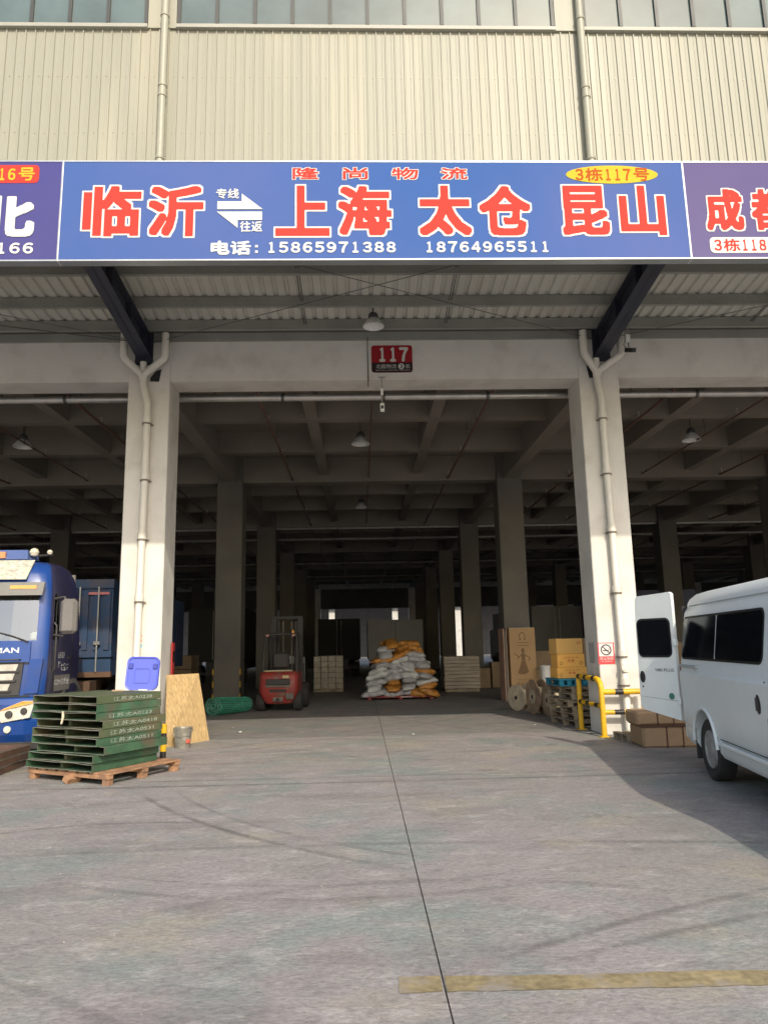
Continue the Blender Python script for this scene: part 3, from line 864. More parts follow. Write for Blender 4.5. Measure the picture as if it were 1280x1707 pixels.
# cab floor, seats, dashboard and papers behind the windscreen
mb = MB(); mb.boxm(-1.15, 1.15, .22, .6, 1.2, 1.74); mb.boxm(-1.12, 1.12, 1.44, 1.48, 1.1, 2.9)
mb.build('dashboard', TRUCK_GREY, truck)
for sx in (-.6, .6):
    mb = MB(); mb.box((sx, 1.15, 1.75), (.5, .16, .9), .05); mb.box((sx, .95, 1.4), (.5, .5, .16), .05); mb.build('seat', TRUCK_DARK, truck)
paper = M('dash papers', (.75, .72, .64), .8)
for i in range(12):
    x = random.uniform(-.1, 1.05); y = random.uniform(.16, .42)
    MB().box((x, y, 1.755 + .012 * i), (random.uniform(.14, .3), random.uniform(.1, .2), .006), 0, Matrix.Rotation(random.uniform(0, 3), 3, 'Z') @ Matrix.Rotation(random.uniform(-.5, .1), 3, 'X')).build('dash_paper', paper, truck)
mb = MB(); mb.box((.95, .3, 1.84), (.16, .14, .14), .04); mb.build('dash_toy_pouch', paper, truck)
# panes follow the rings
def pane(js, i0, i1, off, name, m):
    mb = MB(); mb.smooth = True
    for i in range(i0, i1):
        for j in js:
            q = [rings[i][j], rings[i][(j + 1) % nR], rings[i + 1][(j + 1) % nR], rings[i + 1][j]]
            mb.add(q, [(0, 1, 2, 3)])
    return mb.build(name, m, truck, off)
pane(range(0, 4), 3, 5, (0, .004, 0), 'windscreen', W_GLASS)
pane((10,), 3, 5, (-.004, 0, 0), 'door_window', W_GLASS)
pane((19,), 3, 5, (.004, 0, 0), 'door_window', W_GLASS)
# side details: vent window pillar, door seam, step
for s_ in (-1, 1):
    X = 1.222 * s_
    mb = MB()
    for (y0, y1, z0, z1) in ((.34, .352, 1.0, 2.5), (1.14, 1.152, 1.2, 2.5)): mb.boxm(X - .004, X + .004, y0, y1, z0, z1)
    mb.build('door_seam', BLACK, truck)
    MB().box((X, 1.02, 1.5), (.03, .16, .05), .01).build('door_handle', TRUCK_DARK, truck)
    MB().boxm(min(X, X + .003 * s_), max(X, X + .003 * s_), .40, 1.1, 1.0, 1.24).build('door_side_panel', TRUCK_GREY, truck)
    # mirror housings on their arm
    mr = MB(); mr.box((1.44 * s_, .26, 2.14), (.25, .16, .54), .05); 
    mo = mr.build('mirror', TRUCK_GREY, truck)
    MB().box((1.44 * s_, .345, 2.14), (.2, .01, .46), .004).build('mirror_glass', DARK_GLASS, mo)
    MB().tube([(1.2 * s_, .3, 2.42), (1.36 * s_, .26, 2.44), (1.4 * s_, .26, 2.36)], .022, 8).build('mirror_arm', TRUCK_DARK, mo)
    MB().tube([(1.2 * s_, .3, 1.86), (1.36 * s_, .26, 1.84), (1.4 * s_, .26, 1.92)], .018, 8).build('mirror_arm', TRUCK_DARK, mo)
    # fender and wheel
    mb = MB(); poly = []
    for i in range(13):
        a = PI * i / 12; poly.append((1.28 + .62 * math.cos(a), .55 + .62 * math.sin(a)))
    for i in range(12, -1, -1):
        a = PI * i / 12; poly.append((1.28 + .54 * math.cos(a), .55 + .54 * math.sin(a)))
    for i in range(12):
        a, b, c, d = poly[i], poly[i + 1], poly[24 - i], poly[25 - i]
        x0, x1 = (.85 * s_, 1.215 * s_)
        vs = [(x, p[0], p[1]) for x in (x0, x1) for p in (a, b, c, d)]
        mb.add(vs, [(0, 1, 2, 3), (7, 6, 5, 4), (0, 4, 5, 1), (2, 6, 7, 3), (1, 5, 6, 2), (3, 7, 4, 0)])
    mb.build('fender', TRUCK_GREY, truck)
    w = MB(); w.lathe([(.3, .0), (.46, .0), (.5, .03), (.5, .25), (.46, .28), (.3, .28)], lambda a, b, t: (s_ * (1.2 - t), 1.28 + a, .5 + b), 28)
    wo = w.build('wheel', RUBBER, truck)
    MB().lathe([(.3, .02), (.28, .05), (.2, .08), (.12, .04), (.10, .01)], lambda a, b, t: (s_ * (1.2 - t), 1.28 + a, .5 + b), 20).build('rim', STEEL_GREY, wo)
# white name board above the visor, visor, roof deflector
def front_panel(name, x0, x1, za, zb, ya, yb, m, off=.02, th=.03, nx=8, xt0=None, xt1=None):
    mb = MB(); vs = []
    xt0 = x0 if xt0 is None else xt0; xt1 = x1 if xt1 is None else xt1
    for layer in (0, 1):
        for z, y, xa, xb in ((za, ya, x0, x1), (zb, yb, xt0, xt1)):
            for i in range(nx + 1):
                x = xa + (xb - xa) * i / nx
                vs.append((x, y + .06 * (x / 1.2) ** 2 - off + layer * th, z))
    n = nx + 1; fs = []
    for i in range(nx):
        fs += [(i, i + 1, n + i + 1, n + i), (2 * n + i + 1, 2 * n + i, 3 * n + i, 3 * n + i + 1), (i, 2 * n + i, 2 * n + i + 1, i + 1), (n + i, n + i + 1, 3 * n + i + 1, 3 * n + i)]
    fs += [(0, n, 3 * n, 2 * n), (nx, 2 * n + nx, 3 * n + nx, n + nx)]
    return mb.add(vs, fs).build(name, m, truck)
BOARD = M('printed name board', (.52, .50, .42), .6, var=.15, fine=.35, fscale=16, stain=(.30, .42, .34), stain_amt=.7, stain_scale=9, stretch=(1, 1, 2.2))
front_panel('name_board', -.80, .80, 2.715, 3.03, .17, .32, BOARD, .05, .03, 8, -.86, .86)
front_panel('sun_visor', -1.1, 1.1, 2.46, 2.665, .03, .12, M('visor grey', (.20, .195, .18), .5), .06, .05)
for s_ in (-1, 1):
    front_panel('marker_lamp', min(s_ * .62, s_ * 1.0), max(s_ * .62, s_ * 1.0), 2.56, 2.615, .075, .095, LENS_AMB, .07, .02, 3)
mb = MB(); mb.smooth = False
mb.loft([[(-.7, .42, 3.06), (.7, .42, 3.06), (.78, .7, 3.06), (-.78, .7, 3.06)], [(-.66, .5, 3.22), (.66, .5, 3.22), (.7, .8, 3.2), (-.7, .8, 3.2)]])
outward(mb.build('roof_light_bar', M('light bar blue', (.10, .15, .35), .3, coat=.5), truck))
MB().boxm(-.5, .36, .405, .44, 3.08, 3.18).build('light_bar_lens', M('light bar orange', (.8, .28, .12), .3), truck)
for x, r_ in ((.76, .075), (1.0, .045)):
    MB().lathe([(.001, -r_), (r_ * .7, -r_ * .7), (r_, 0), (r_ * .7, r_ * .7), (.001, r_)], lambda a, b, t: (x + a, .52 + b, 3.18 + t), 14).build('horn', M('horn cream', (.72, .66, .52), .35), truck)
MB().tube([(.55, .55, 3.12), (1.04, .55, 3.14)], .016, 6).build('horn_bar', TRUCK_DARK, truck)
MB().tube([(1.06, .6, 2.95), (.86, .3, 2.5), (.84, .24, 2.4)], .006, 5).build('antenna', M('antenna wire', (.4, .36, .34), .5), truck)
# hood panel with lettering, three chrome slots, bumper, headlamps
front_panel('hood_panel', -.98, .98, 1.46, 1.76, .0, .02, TRUCK_BLUE, .03, .03)
fh = lambda u, v, l: (u, .06 * (u / 1.2) ** 2 - .033 - .001 * l + .07 * max(0, v - 1.46), v)
lettering(truck, [('AUMAN', .24, .82, 1.60, 1.675, .04, 1, 0)], fh, [M('badge silver', (.75, .75, .72), .3, .5)])
front_panel('grille_surround', -.86, .86, .98, 1.46, .0, .0, TRUCK_DARK, .025, .03, 8, -.90, .90)
for i, (z, hw) in enumerate(((1.385, .80), (1.25, .76), (1.10, .70))):
    front_panel('grille_slot', -hw, hw, z - .05, z + .045, .0, .0, CHROME, .034, .02, 10, -hw - .03, hw + .03)
    front_panel('grille_bar', -hw - .05, hw + .05, z - .075, z - .052, .0, .0, TRUCK_DARK, .055, .05, 10)
for s_ in (-1, 1):
    a, b = sorted((s_ * .93, s_ * 1.12)); front_panel('corner_deflector', a, b, 1.0, 1.5, .0, .0, TRUCK_BLUE, .035, .04, 3, *sorted((s_ * .99, s_ * 1.17)))
mb = MB()
br = [(-1.22, .42), (-1.2, .06), (-1.0, -.06), (-.5, -.09), (0, -.1), (.5, -.09), (1.0, -.06), (1.2, .06), (1.22, .42)]
bl = [[(x, y - o, z) for x, y in br] + [(x * .9, y + .25, z) for x, y in reversed(br)] for z, o in ((.30, -.05), (.42, .02), (.6, .05), (.62, .02), (.85, .02), (.93, .0), (.945, -.03))]
mb.loft(bl); outward(mb.build('bumper', TRUCK_BLUE, truck))
mb = MB(); mb.loft([[(x * .99, y + .02, z) for x, y in br] + [(x * .88, y + .25, z) for x, y in reversed(br)] for z in (.2, .31)]); outward(mb.build('lower_valance', TRUCK_DARK, truck))
for s_ in (-1, 1):
    hl = MB(); poly = [(.62, .70), (.70, .60), (1.08, .66), (1.14, .9), (.98, .9), (.72, .8)]
    hl.prism([(s_ * u, v) for u, v in poly], lambda u, v, t: (u, t + .16 * max(0, abs(u) - .85) - .1, v), -.05, .08)
    ho = outward(hl.build('headlamp', LENS_CLR, truck))
    am = MB(); am.prism([(s_ * u, v) for u, v in [(.66, .76), (.72, .795), (.98, .895), (1.13, .89), (1.1, .86), (.9, .82)]], lambda u, v, t: (u, t + .16 * max(0, abs(u) - .85) - .1, v), -.06, .05)
    outward(am.build('indicator', LENS_AMB, ho))
    for xx, rr in ((.80, .055), (1.0, .05)):
        MB().lathe([(rr, 0), (rr * .9, -.02), (rr * .5, -.022)], lambda a, b, t: (s_ * xx + a, -.15 + t + .16 * max(0, xx - .85), .715 + b + (xx - .8) * .2), 14).build('reflector', TRUCK_DARK, ho)
front_panel('lower_intake', -.55, .55, .46, .60, -.1, -.1, TRUCK_DARK, .035, .02, 8)
for i in range(3): front_panel('intake_bar', -.55, .55, .478 + i * .045, .49 + i * .045, -.1, -.1, TRUCK_GREY, .05, .02, 8)
front_panel('bumper_gap', -1.0, 1.0, .948, .972, .0, .0, BLACK, .015, .03, 8)
front_panel('hood_gap', -.98, .98, 1.448, 1.458, .0, .0, BLACK, .04, .03, 8)
for s_ in (-1, 1):
    MB().tube([(s_ * .55, -.03, 1.50), (s_ * .55, -.075, 1.50), (s_ * .85, -.055, 1.50), (s_ * .85, -.01, 1.50)], .012, 6).build('grab_bar', TRUCK_DARK, truck)
    MB().lathe([(.05, 0), (.05, -.03), (.03, -.034)], lambda a, b, t: (s_ * .78 + a, -.1 + t, .50 + b), 14).build('fog_lamp', LENS_CLR, truck)
    MB().tube([(s_ * 1.215, .30, 1.3), (s_ * 1.25, .30, 1.35), (s_ * 1.25, .30, 2.0), (s_ * 1.21, .30, 2.05)], .014, 6).build('grab_handle', TRUCK_DARK, truck)
    MB().box((s_ * 1.18, .62, .72), (.12, .5, .05), .01).build('step', TRUCK_DARK, truck); MB().box((s_ * 1.19, .62, .46), (.12, .46, .05), .01).build('step', TRUCK_DARK, truck)
# wipers
for x0_ in (.95, .2):
    MB().tube([(x0_, -.005, 1.76), (x0_ - .25, .02, 1.85), (x0_ - .62, .05, 1.95)], .012, 6).build('wiper', BLACK, truck)
# door lettering
fd = lambda u, v, l: (1.226 + .001 * l, u, v)
lettering(truck, [('GZM总质量', .38, 1.05, 1.09, 1.19, .02, 3, 0, 30), ('山东临沂', .52, .80, 1.50, 1.60, .02, 1, 0, 30), ('物流', .52, .62, 1.36, 1.46, .02, 1, 0, 30), ('载货量 25吨', .66, 1.0, 1.30, 1.42, .0, 1, 0, 24)], fd, [M('door lettering', (.72, .72, .70), .5)])
# chassis and cargo body
mb = MB(); mb.boxm(-.5, .5, .7, 10.4, .75, 1.0); mb.boxm(-1.1, 1.1, 2.6, 3.0, .7, 1.05); mb.build('chassis', M('rusty chassis', (.12, .07, .045), .8, var=.3, scale=5), truck)
CARGO = M('cargo blue', (.025, .062, .14), .6, var=.2, stain=(.13, .09, .07), stain_amt=.5, stain_scale=2.5, fine=.08)
cg = link('cargo_body', None, truck, (0, 3.35, 0))
mb = MB(); mb.boxm(-1.24, 1.24, .03, 7.6, 1.12, 2.98); mb.build('cargo_box', CARGO, cg)
for i in range(12):
    x = -1.16 + i * .21; MB().boxm(x - .05, x + .05, -.012, .03, 1.62, 2.78).build('wall_rib', CARGO, cg)
MB().boxm(-1.26, 1.26, -.02, .1, 2.82, 3.0).build('top_rail', CARGO, cg)
MB().boxm(-1.26, 1.26, -.02, .1, 1.48, 1.60).build('mid_rail', CARGO, cg)
MB().boxm(-1.26, 1.26, -.02, .1, 1.10, 1.2).build('bottom_rail', M('rusty rail', (.18, .10, .06), .8, var=.3), cg)
for x in (.3, .62, .98):
    MB().tube([(x, -.04, 1.2), (x, -.04, 2.85)], .016, 8).build('locking_bar', STEEL_GREY, cg)
    MB().box((x, -.05, 1.75), (.12, .03, .07), .006).build('bar_handle', STEEL_GREY, cg)
MB().box((.98, -.02, 2.72), (.4, .02, .05)).build('reflector_strip', M('reflector strip', (.6, .2, .2), .4), cg)
mb = MB()
for yy in (5.6, 6.9):
    for s_ in (-1, 1):
        MB().lathe([(.3, .0), (.46, .0), (.5, .03), (.5, .5), (.46, .53), (.3, .53)], lambda a, b, t: (s_ * (1.2 - t), yy + a, .5 + b), 24).build('wheel', RUBBER, truck)

# ------------------------------------------------------------------ the white van
VANW = M('van white paint', (.80, .85, .84), .35, var=.03, scale=.8, fine=.02, fscale=7, coat=.1, rvar=0)
VAN_TRIM = M('van grey trim', (.42, .45, .45), .45)
van = thing('van', 'white minivan parked at the right with its rear door swung open', 'van', (4.1, 9.6, 0), math.radians(-9))
VL, VWD = 4.95, 1.98
prof = [(.30, .07), (.36, .03), (.50, .02), (.52, .022), (.56, .0), (.80, .0), (.95, -.008), (1.17, -.012), (1.205, .014), (1.30, .02), (1.36, .032), (1.86, .105), (1.93, .12), (1.99, .16), (2.04, .165), (2.10, .20), (2.16, .28), (2.20, .42), (2.225, .7)]
def side_x(z):
    for (z0, a), (z1, b) in zip(prof, prof[1:]):
        if z0 <= z <= z1: return a + (b - a) * (z - z0) / (z1 - z0)
    return prof[0][1] if z < prof[0][0] else prof[-1][1]
def vring(y, inset, top=1.0, bot=0.0):
    L_ = [(p[1] + inset, p[0]) for p in prof]
    def zz(z): return z if z < 1.0 else 1.0 + (z - 1.0) * top
    pts = [(x, y, zz(z)) for x, z in L_] + [(VWD - x, y, zz(z)) for x, z in reversed(L_)]
    return pts
st = [(.0, .09, .985), (-.02, .045, .995), (-.06, .012, 1), (-.14, 0, 1), (-.8, 0, 1), (-1.6, 0, 1), (-2.4, 0, 1), (-3.1, 0, 1), (-3.9, 0, 1), (-4.2, .0, .97), (-4.85, .02, .32), (-5.5, .06, .12), (-5.72, .14, .04), (-5.78, .22, .0)]
mb = MB(); mb.smooth = True
mb.loft([vring(*s_) for s_ in st])
vb = outward(mb.build('body', VANW, van))
def cutter(fn_build):
    c = fn_build(); o = bpy.data.objects.new('cut', c); COL.objects.link(o); return o
def boolean(target, cut_mesh):
    c = bpy.data.objects.new('cutter', cut_mesh); COL.objects.link(c); c.parent = target.parent
    md = target.modifiers.new('b', 'BOOLEAN'); md.operation = 'DIFFERENCE'; md.object = c; md.solver = 'EXACT'
    bpy.context.view_layer.update()
    dg = bpy.context.evaluated_depsgraph_get()
    me = bpy.data.meshes.new_from_object(target.evaluated_get(dg))
    target.modifiers.clear(); target.data = me
    bpy.data.objects.remove(c)
WY = (-.94, -4.75)
AR = .42
for wy in WY:
    for x0, x1 in ((-.2, .30), (VWD - .30, VWD + .2)):
        cm = MB(); cm.lathe([(AR, x0), (AR, x1)], lambda a, b, t: (t, wy + a, .36 + b), 36)
        me = cm.mesh('c', RUBBER); import bmesh
        bm = bmesh.new(); bm.from_mesh(me); bmesh.ops.recalc_face_normals(bm, faces=bm.faces); bm.to_mesh(me); bm.free()
        boolean(vb, me)
md = vb.modifiers.new('edge', 'EDGE_SPLIT'); md.split_angle = math.radians(35)
def side_panel(name, poly, m, off, parent=None, mirror=False, th=.006):
    """outline (y, z) laid on the body side; refined so that it follows the tumblehome"""
    mb = MB()
    zs = sorted(set([min(p[1] for p in poly), max(p[1] for p in poly)] + [p[0] for p in prof]))
    vs = [(side_x(z) - off if not mirror else VWD - side_x(z) + off, y, z) for y, z in poly]
    cy = sum(p[0] for p in poly) / len(poly); cz_ = sum(p[1] for p in poly) / len(poly)
    n = len(vs); inner = [(side_x(z) - off + th if not mirror else VWD - side_x(z) + off - th, y, z) for y, z in poly]
    mb.add(vs + inner, [tuple(range(n))] + [(i, n + i, n + (i + 1) % n, (i + 1) % n) for i in range(n)])
    return outward(mb.build(name, m, parent or van))
SEAL = M('window seal', (.015, .015, .015), .6)
for mir in (False, True):
    side_panel('window_seal', rrect(-2.87, -.12, 1.345, 1.875, .09), SEAL, .006, None, mir)
    w_ = side_panel('side_window', rrect(-1.475, -.145, 1.37, 1.85, .075), DARK_GLASS, .011, None, mir)
    side_panel('side_window', rrect(-2.845, -1.49, 1.37, 1.85, .075), DARK_GLASS, .011, None, mir)
    side_panel('window_seal', rrect(-3.75, -3.02, 1.345, 1.875, .09), SEAL, .006, None, mir)
    side_panel('side_window', rrect(-3.725, -3.045, 1.37, 1.85, .08), DARK_GLASS, .011, None, mir)
    # slide rail, rub strip, seams, handle
    X = 0 if not mir else VWD
    sg = -1 if not mir else 1
    MB().box((X - sg * .002, -.50, 1.262), (.04, .72, .035), .008).build('slide_rail', VAN_TRIM, van)
    MB().box((X - sg * .160, -2.0, 2.012), (.012, 3.6, .012), .003).build('roof_gutter', VAN_TRIM, van)
    side_panel('window_divider', [(-1.492, 1.372), (-1.474, 1.372), (-1.474, 1.848), (-1.492, 1.848)], VAN_TRIM, .014, None, mir)
    side_panel('side_marker', rrect(-3.55, -3.43, .60, .64, .01), LENS_AMB, .006, None, mir)
    MB().box((X - sg * .12, -.94 + .47, .30), (.2, .012, .26), .004).build('mud_flap', RUBBER, van)
    for yl_ in (-.05,):
        MB().box((X - sg * .06, .0, 1.0), (.05, .05, .5), .012).build('tail_lamp', M('van tail lamp', (.35, .03, .03), .25), van)
    for y0 in (-2.94, -3.9):
        MB().boxm(X - .004, X + .004, y0 - .004, y0 + .004, .5, 1.2).build('door_seam', SEAL, van)
    mb = MB(); mb.boxm(X - .004 + sg * .0, X + .004, -2.94, -1.5, .515, .523); mb.build('door_seam', SEAL, van)
    MB().lathe([(.07, 0), (.072, .012), (.05, .018)], lambda a, b, t: (X + sg * t, -2.76 + a * .8, .985 + b * 1.25), 20).build('door_handle', BLACK, van)
    MB().box((X + sg * .02, -2.76, .985), (.02, .05, .12), .006).build('handle_grip', TRUCK_DARK, van)
    # arch lip and sill moulding
    for wy in WY:
        mb = MB(); pr_ = []
        for i in range(17):
            a = math.radians(4 + 172 * i / 16)
            pr_.append((wy + (AR + .018) * math.cos(a), .36 + (AR + .018) * math.sin(a)))
        q = [(X + sg * .001, y, z) for y, z in pr_]
        mb.tube(q, .02, 8).build('arch_lip', VANW, van)
        hub = MB(); t0 = .05
        hub.lathe([(.2, .04), (.305, .0), (.335, .02), (.34, .05), (.34, .17), (.33, .2), (.2, .2)], lambda a, b, t: (X - sg * (.03 + t), wy + a, .34 + b), 32)
        wo = hub.build('wheel', RUBBER, van)
        MB().lathe([(.215, .03), (.205, .012), (.19, .02), (.17, .045), (.11, .05), (.085, .02), (.06, .008), (.02, .006)], lambda a, b, t: (X - sg * (.03 + t), wy + a, .34 + b), 28).build('rim', M('steel rim', (.36, .36, .345), .5, .3, var=.25, scale=9), wo)
        for k in range(10):
            a = 2 * PI * k / 10
            MB().lathe([(.025, .0), (.025, .02)], lambda p, q_, t: (X - sg * (.066 + t), wy + .145 * math.cos(a) + p, .34 + .145 * math.sin(a) + q_), 8, False).build('rim_hole', BLACK, wo)
    MB().box((X + sg * .004, -2.85, .47), (.03, 2.8, .045), .01).build('sill_moulding', VANW, van)
MB().boxm(.3, VWD - .3, -5.4, -.3, .22, .36).build('underbody', TRUCK_DARK, van)
MB().boxm(.06, VWD - .06, -.02, .1, .36, .56).build('rear_bumper', VANW, van)
MB().boxm(.12, 1.0, -.012, .02, .6, 2.02).build('load_opening', BLACK, van)
MB().boxm(.3, VWD - .3, -4.85, -4.25, 1.3, 1.32).build('cowl', BLACK, van)
# rear door, hinged at the corner and swung right round
dr = link('rear_door', None, van, (.0, .03, 0), math.radians(126))
dpoly = [(.0, .56), (.62, .67), (.65, .71), (.645, 1.34), (.635, 1.85), (.62, 2.14), (.59, 2.19), (.03, 2.215), (.0, 2.19)]
mb = MB(); mb.prism(dpoly, lambda u, v, t: (u, t, v), -.05, .0)
outward(mb.build('door_skin', VANW, dr))
def dprism(name, poly, m, t0, t1): return outward(MB().prism(poly, lambda u, v, t: (u, t, v), t0, t1).build(name, m, dr))
for t0, t1, t2 in ((.001, .006, .01), (-.056, -.051, -.06)):
    dprism('window_seal', rrect(.05, .615, 1.36, 1.88, .08), SEAL, t0, t1)
dprism('door_window', rrect(.07, .595, 1.385, 1.855, .065), DARK_GLASS, .006, .011)
dprism('door_crease', [(.02, .80), (.64, .84), (.64, .846), (.02, .807)], VAN_TRIM, .0, .004)
MB().lathe([(.05, .0), (.052, .012), (.03, .018)], lambda a, b, t: (.575 + a * .8, t, 1.10 + b * 1.5), 18).build('door_handle', BLACK, dr)
MB().lathe([(.012, .0), (.012, .006)], lambda a, b, t: (.585 + a, t, .97 + b), 10).build('key_hole', BLACK, dr)
MB().lathe([(.042, .0), (.042, .006), (.03, .008)], lambda a, b, t: (.12 + a, t, .86 + b), 18).build('round_badge', M('green badge', (.05, .22, .16), .35, coat=.5), dr)
lettering(dr, [('V80 PLUS', .09, .40, 1.175, 1.215, .03, 0, 0, 30)], lambda u, v, l: (.45 - u, .004, v), [M('badge dark', (.06, .06, .06), .4, .4)])
for z in (.8, 1.55):
    MB().box((.0, -.01, z), (.05, .06, .09), .01).build('hinge', VANW, dr)

# ------------------------------------------------------------------ yard things on the left
STEEL_GREEN = M('green painted steel', (.05, .115, .062), .6, var=.3, scale=3, fine=.15, stain=(.11, .085, .055), stain_amt=.85, stain_scale=3.5)
STEEL_GREEN2 = M('worn green steel', (.085, .11, .055), .65, var=.25, scale=3, fine=.12, stain=(.13, .09, .055), stain_amt=.8, stain_scale=3)
STEEL_EDGE = M('bare sheet edge', (.30, .29, .25), .5, .2, var=.2, scale=6, stain=(.16, .11, .07), stain_amt=.6, stain_scale=5)
STENCIL = M('stencil white', (.36, .40, .34), .7, var=.25, scale=14)

def wood_pallet(label, loc, rz, w, d, h, mat_, group=None, nb=7, name='wooden_pallet'):
    p = thing(name, label, 'pallet', loc, rz, group)
    th = .018; bh = h - 2 * th - .0
    for i in range(nb):
        x = -w / 2 + .05 + (w - .1) * i / (nb - 1)
        MB().box((x, 0, h - th / 2 + random.uniform(-.001, .001)), (w / nb * .68, d, th), .002).build('deck_board', mat_, p)
    for j in (-1, 0, 1):
        MB().box((0, j * (d / 2 - .05), h - th - .016), (w - .002, .09, .03), .002).build('stringer_board', mat_, p)
        for i in (-1, 0, 1):
            MB().box((i * (w / 2 - .06), j * (d / 2 - .052), (h - th - .031) / 2 + .008), (.1, .085, h - th - .031 - .018), .003).build('block', mat_, p)
        MB().box((0, j * (d / 2 - .052), .008), (w - .004, .08, .016), .001).build('bottom_board', mat_, p)
    return p
PZ = math.radians(-30)
pal = thing('wooden_pallet', 'low brown wooden pallet under the stack of green steel trays', 'pallet', (-3.39, 10.2, 0), PZ)
for i in range(8):
    MB().box((-.66 + i * .19, 0, .135), (.13, 1.22, .022), .003).build('deck_board', WOOD_RED, pal)
for j in (-1, 0, 1):
    MB().box((0, j * .565, .098), (1.46, .09, .05), .004).build('stringer_board', WOOD_RED, pal)
for i in (-1, 0, 1):
    for j in (-1, 0, 1):
        MB().box((i * .66 + random.uniform(-.02, .02), j * .55, .036), (.09, .1, .072), .004, random.uniform(-.3, .3)).build('block', WOOD_RED, pal)
MB().box((.1, -.60, .05), (.1, .2, .07), .004, Matrix.Rotation(.5, 3, 'Y')).build('loose_block', WOOD_RED, pal)

def wavy_sheet(w, d, th, amp, ph, mats, name, parent, z):
    mb = MB(); nx, ny = 14, 2; vs = []
    for dz in (0, th):
        for j in range(ny + 1):
            for i in range(nx + 1):
                x = -w / 2 + w * i / nx; y = -d / 2 + d * j / ny
                vs.append((x, y, z + dz + amp * math.sin(x * 9 + ph) * (.6 + .4 * math.sin(x * 4 + ph * 2)) * (1 if j == 0 else .3)))
    n = (nx + 1) * (ny + 1); fs = []
    for j in range(ny):
        for i in range(nx):
            a = j * (nx + 1) + i
            fs += [(a, a + nx + 1, a + nx + 2, a + 1), (n + a, n + a + 1, n + a + nx + 2, n + a + nx + 1)]
    mb.add(vs, fs)
    mb.mi = 1
    o = 0
    rim = [i for i in range(nx + 1)] + [j * (nx + 1) + nx for j in range(1, ny + 1)] + [ny * (nx + 1) + i for i in range(nx - 1, -1, -1)] + [j * (nx + 1) for j in range(ny - 1, 0, -1)]
    k = len(rim)
    mb.f += [(rim[i], rim[(i + 1) % k], n + rim[(i + 1) % k], n + rim[i]) for i in range(k)]; mb.m += [1] * k; mb.sm += [False] * k
    return mb.build(name, mats, parent)
stack_txt = {8: '江苏太A0238', 6: '江苏太A0223', 5: '江苏太A0418', 4: '江苏太A0531', 3: '江苏太A0511'}
ords = ['bottom', 'second from the bottom', 'third from the bottom', 'fourth from the bottom', 'middle', 'fourth from the top', 'third from the top', 'second from the top', 'top']
offs = [(-.03, .02), (.0, .02), (.10, .07), (.03, .03), (.03, .04), (.03, .10), (-.02, .05), (-.02, .06), (-.03, .06)]
z = .148
for i in range(9):
    h = .098
    worn = i in (5, 8) ; gm = STEEL_GREEN2 if worn or i == 4 else STEEL_GREEN
    t = thing('steel_tray', ('worn ' if worn else '') + 'green steel tray, ' + ords[i] + ' of the stack' + (', stencilled ' + stack_txt[i][3:] if i in stack_txt else ''), 'steel tray',
              (-3.39 - .12, 10.2 - .04 + .0, z), PZ + random.uniform(-.02, .02), 'green steel trays stacked on a pallet')
    dx, dy = offs[i]
    w, d = 1.2, 1.06
    sub = (dx, 0)
    c, s_ = math.cos(PZ), math.sin(PZ)
    t.location.x += dx * c - (dy - .04) * s_; t.location.y += dx * s_ + (dy - .04) * c
    wavy_sheet(w, d, .006, .006, i * 1.7, [gm, STEEL_EDGE], 'top_sheet', t, h - .008)
    wavy_sheet(w, d, .006, .004, i * 2.3 + 1, [gm, STEEL_EDGE], 'bottom_sheet', t, .004)
    for sx in (-1, 1):
        MB().box((sx * (w / 2 + .004), 0, h / 2), (.01, d, h - .003), .001).build('side_panel', gm, t)
    MB().box((-.06 + .05 * math.sin(i), .04, h / 2), (.05, d - .12, h - .018), .002).build('divider', STEEL_GREEN2, t)
    MB().box((0, d / 2 - .01, h / 2), (w - .02, .008, h - .02)).build('back_panel', gm, t)
    if i in stack_txt:
        lettering(t, [(stack_txt[i], -.33 + .05 * math.sin(i), .37, .022, .076, .02, 0, 0, 30)], lambda u, v, l: (w / 2 + .0105, u, v), [STENCIL])
    z += h + .002
ZTOP = z
st_ = MB().tube([(-3.82, 9.80, .80), (-3.80, 9.74, .84), (-3.785, 9.705, .78), (-3.80, 9.70, .70)], [.012, .016, .016, .012], 8).build('rag_strip', M('rag', (.55, .5, .36), .9))
tag(st_, 'pale rag strip hanging from the stack of green steel trays', 'rag')
wd = MB().box((-3.35, 10.42, ZTOP + .012), (.14, .05, .022), .004, .3).build('wood_offcut', WOOD)
tag(wd, 'small wood offcut lying on top of the green steel trays', 'wood')
# blue lid standing on the stack against the column
lidm = M('blue plastic', (.07, .10, .55), .4, var=.06, fine=.02, coat=.2)
lid = thing('storage_box_cover', 'blue square plastic box cover propped on the green trays before the left column', 'box cover', (-3.06, 10.52, ZTOP + .012), math.radians(2))
lid.rotation_euler = (math.radians(-10), math.radians(2), math.radians(4))
def lprism(name, poly, y0, y1, m=lidm): return outward(MB().prism(poly, lambda u, v, t: (u, t, v), y0, y1).build(name, m, lid))
lprism('lid_plate', rrect(-.215, .215, .0, .445, .075), .0, .02)
for (a, b, c, d) in ((-.115, .10, .09, .30),):
    o = rrect(a, b, c, d, .03); i_ = rrect(a + .014, b - .014, c + .014, d - .014, .022); n = len(o)
    mb = MB(); vs = [(u, -.012, v) for u, v in o] + [(u, -.012, v) for u, v in i_] + [(u, .001, v) for u, v in o] + [(u, .001, v) for u, v in i_]
    mb.add(vs, [f for k in range(n) for f in ((k, (k + 1) % n, n + (k + 1) % n, n + k), (k, 2 * n + k, 2 * n + (k + 1) % n, (k + 1) % n), (n + k, n + (k + 1) % n, 3 * n + (k + 1) % n, 3 * n + k))])
    outward(mb.build('raised_ring', lidm, lid))
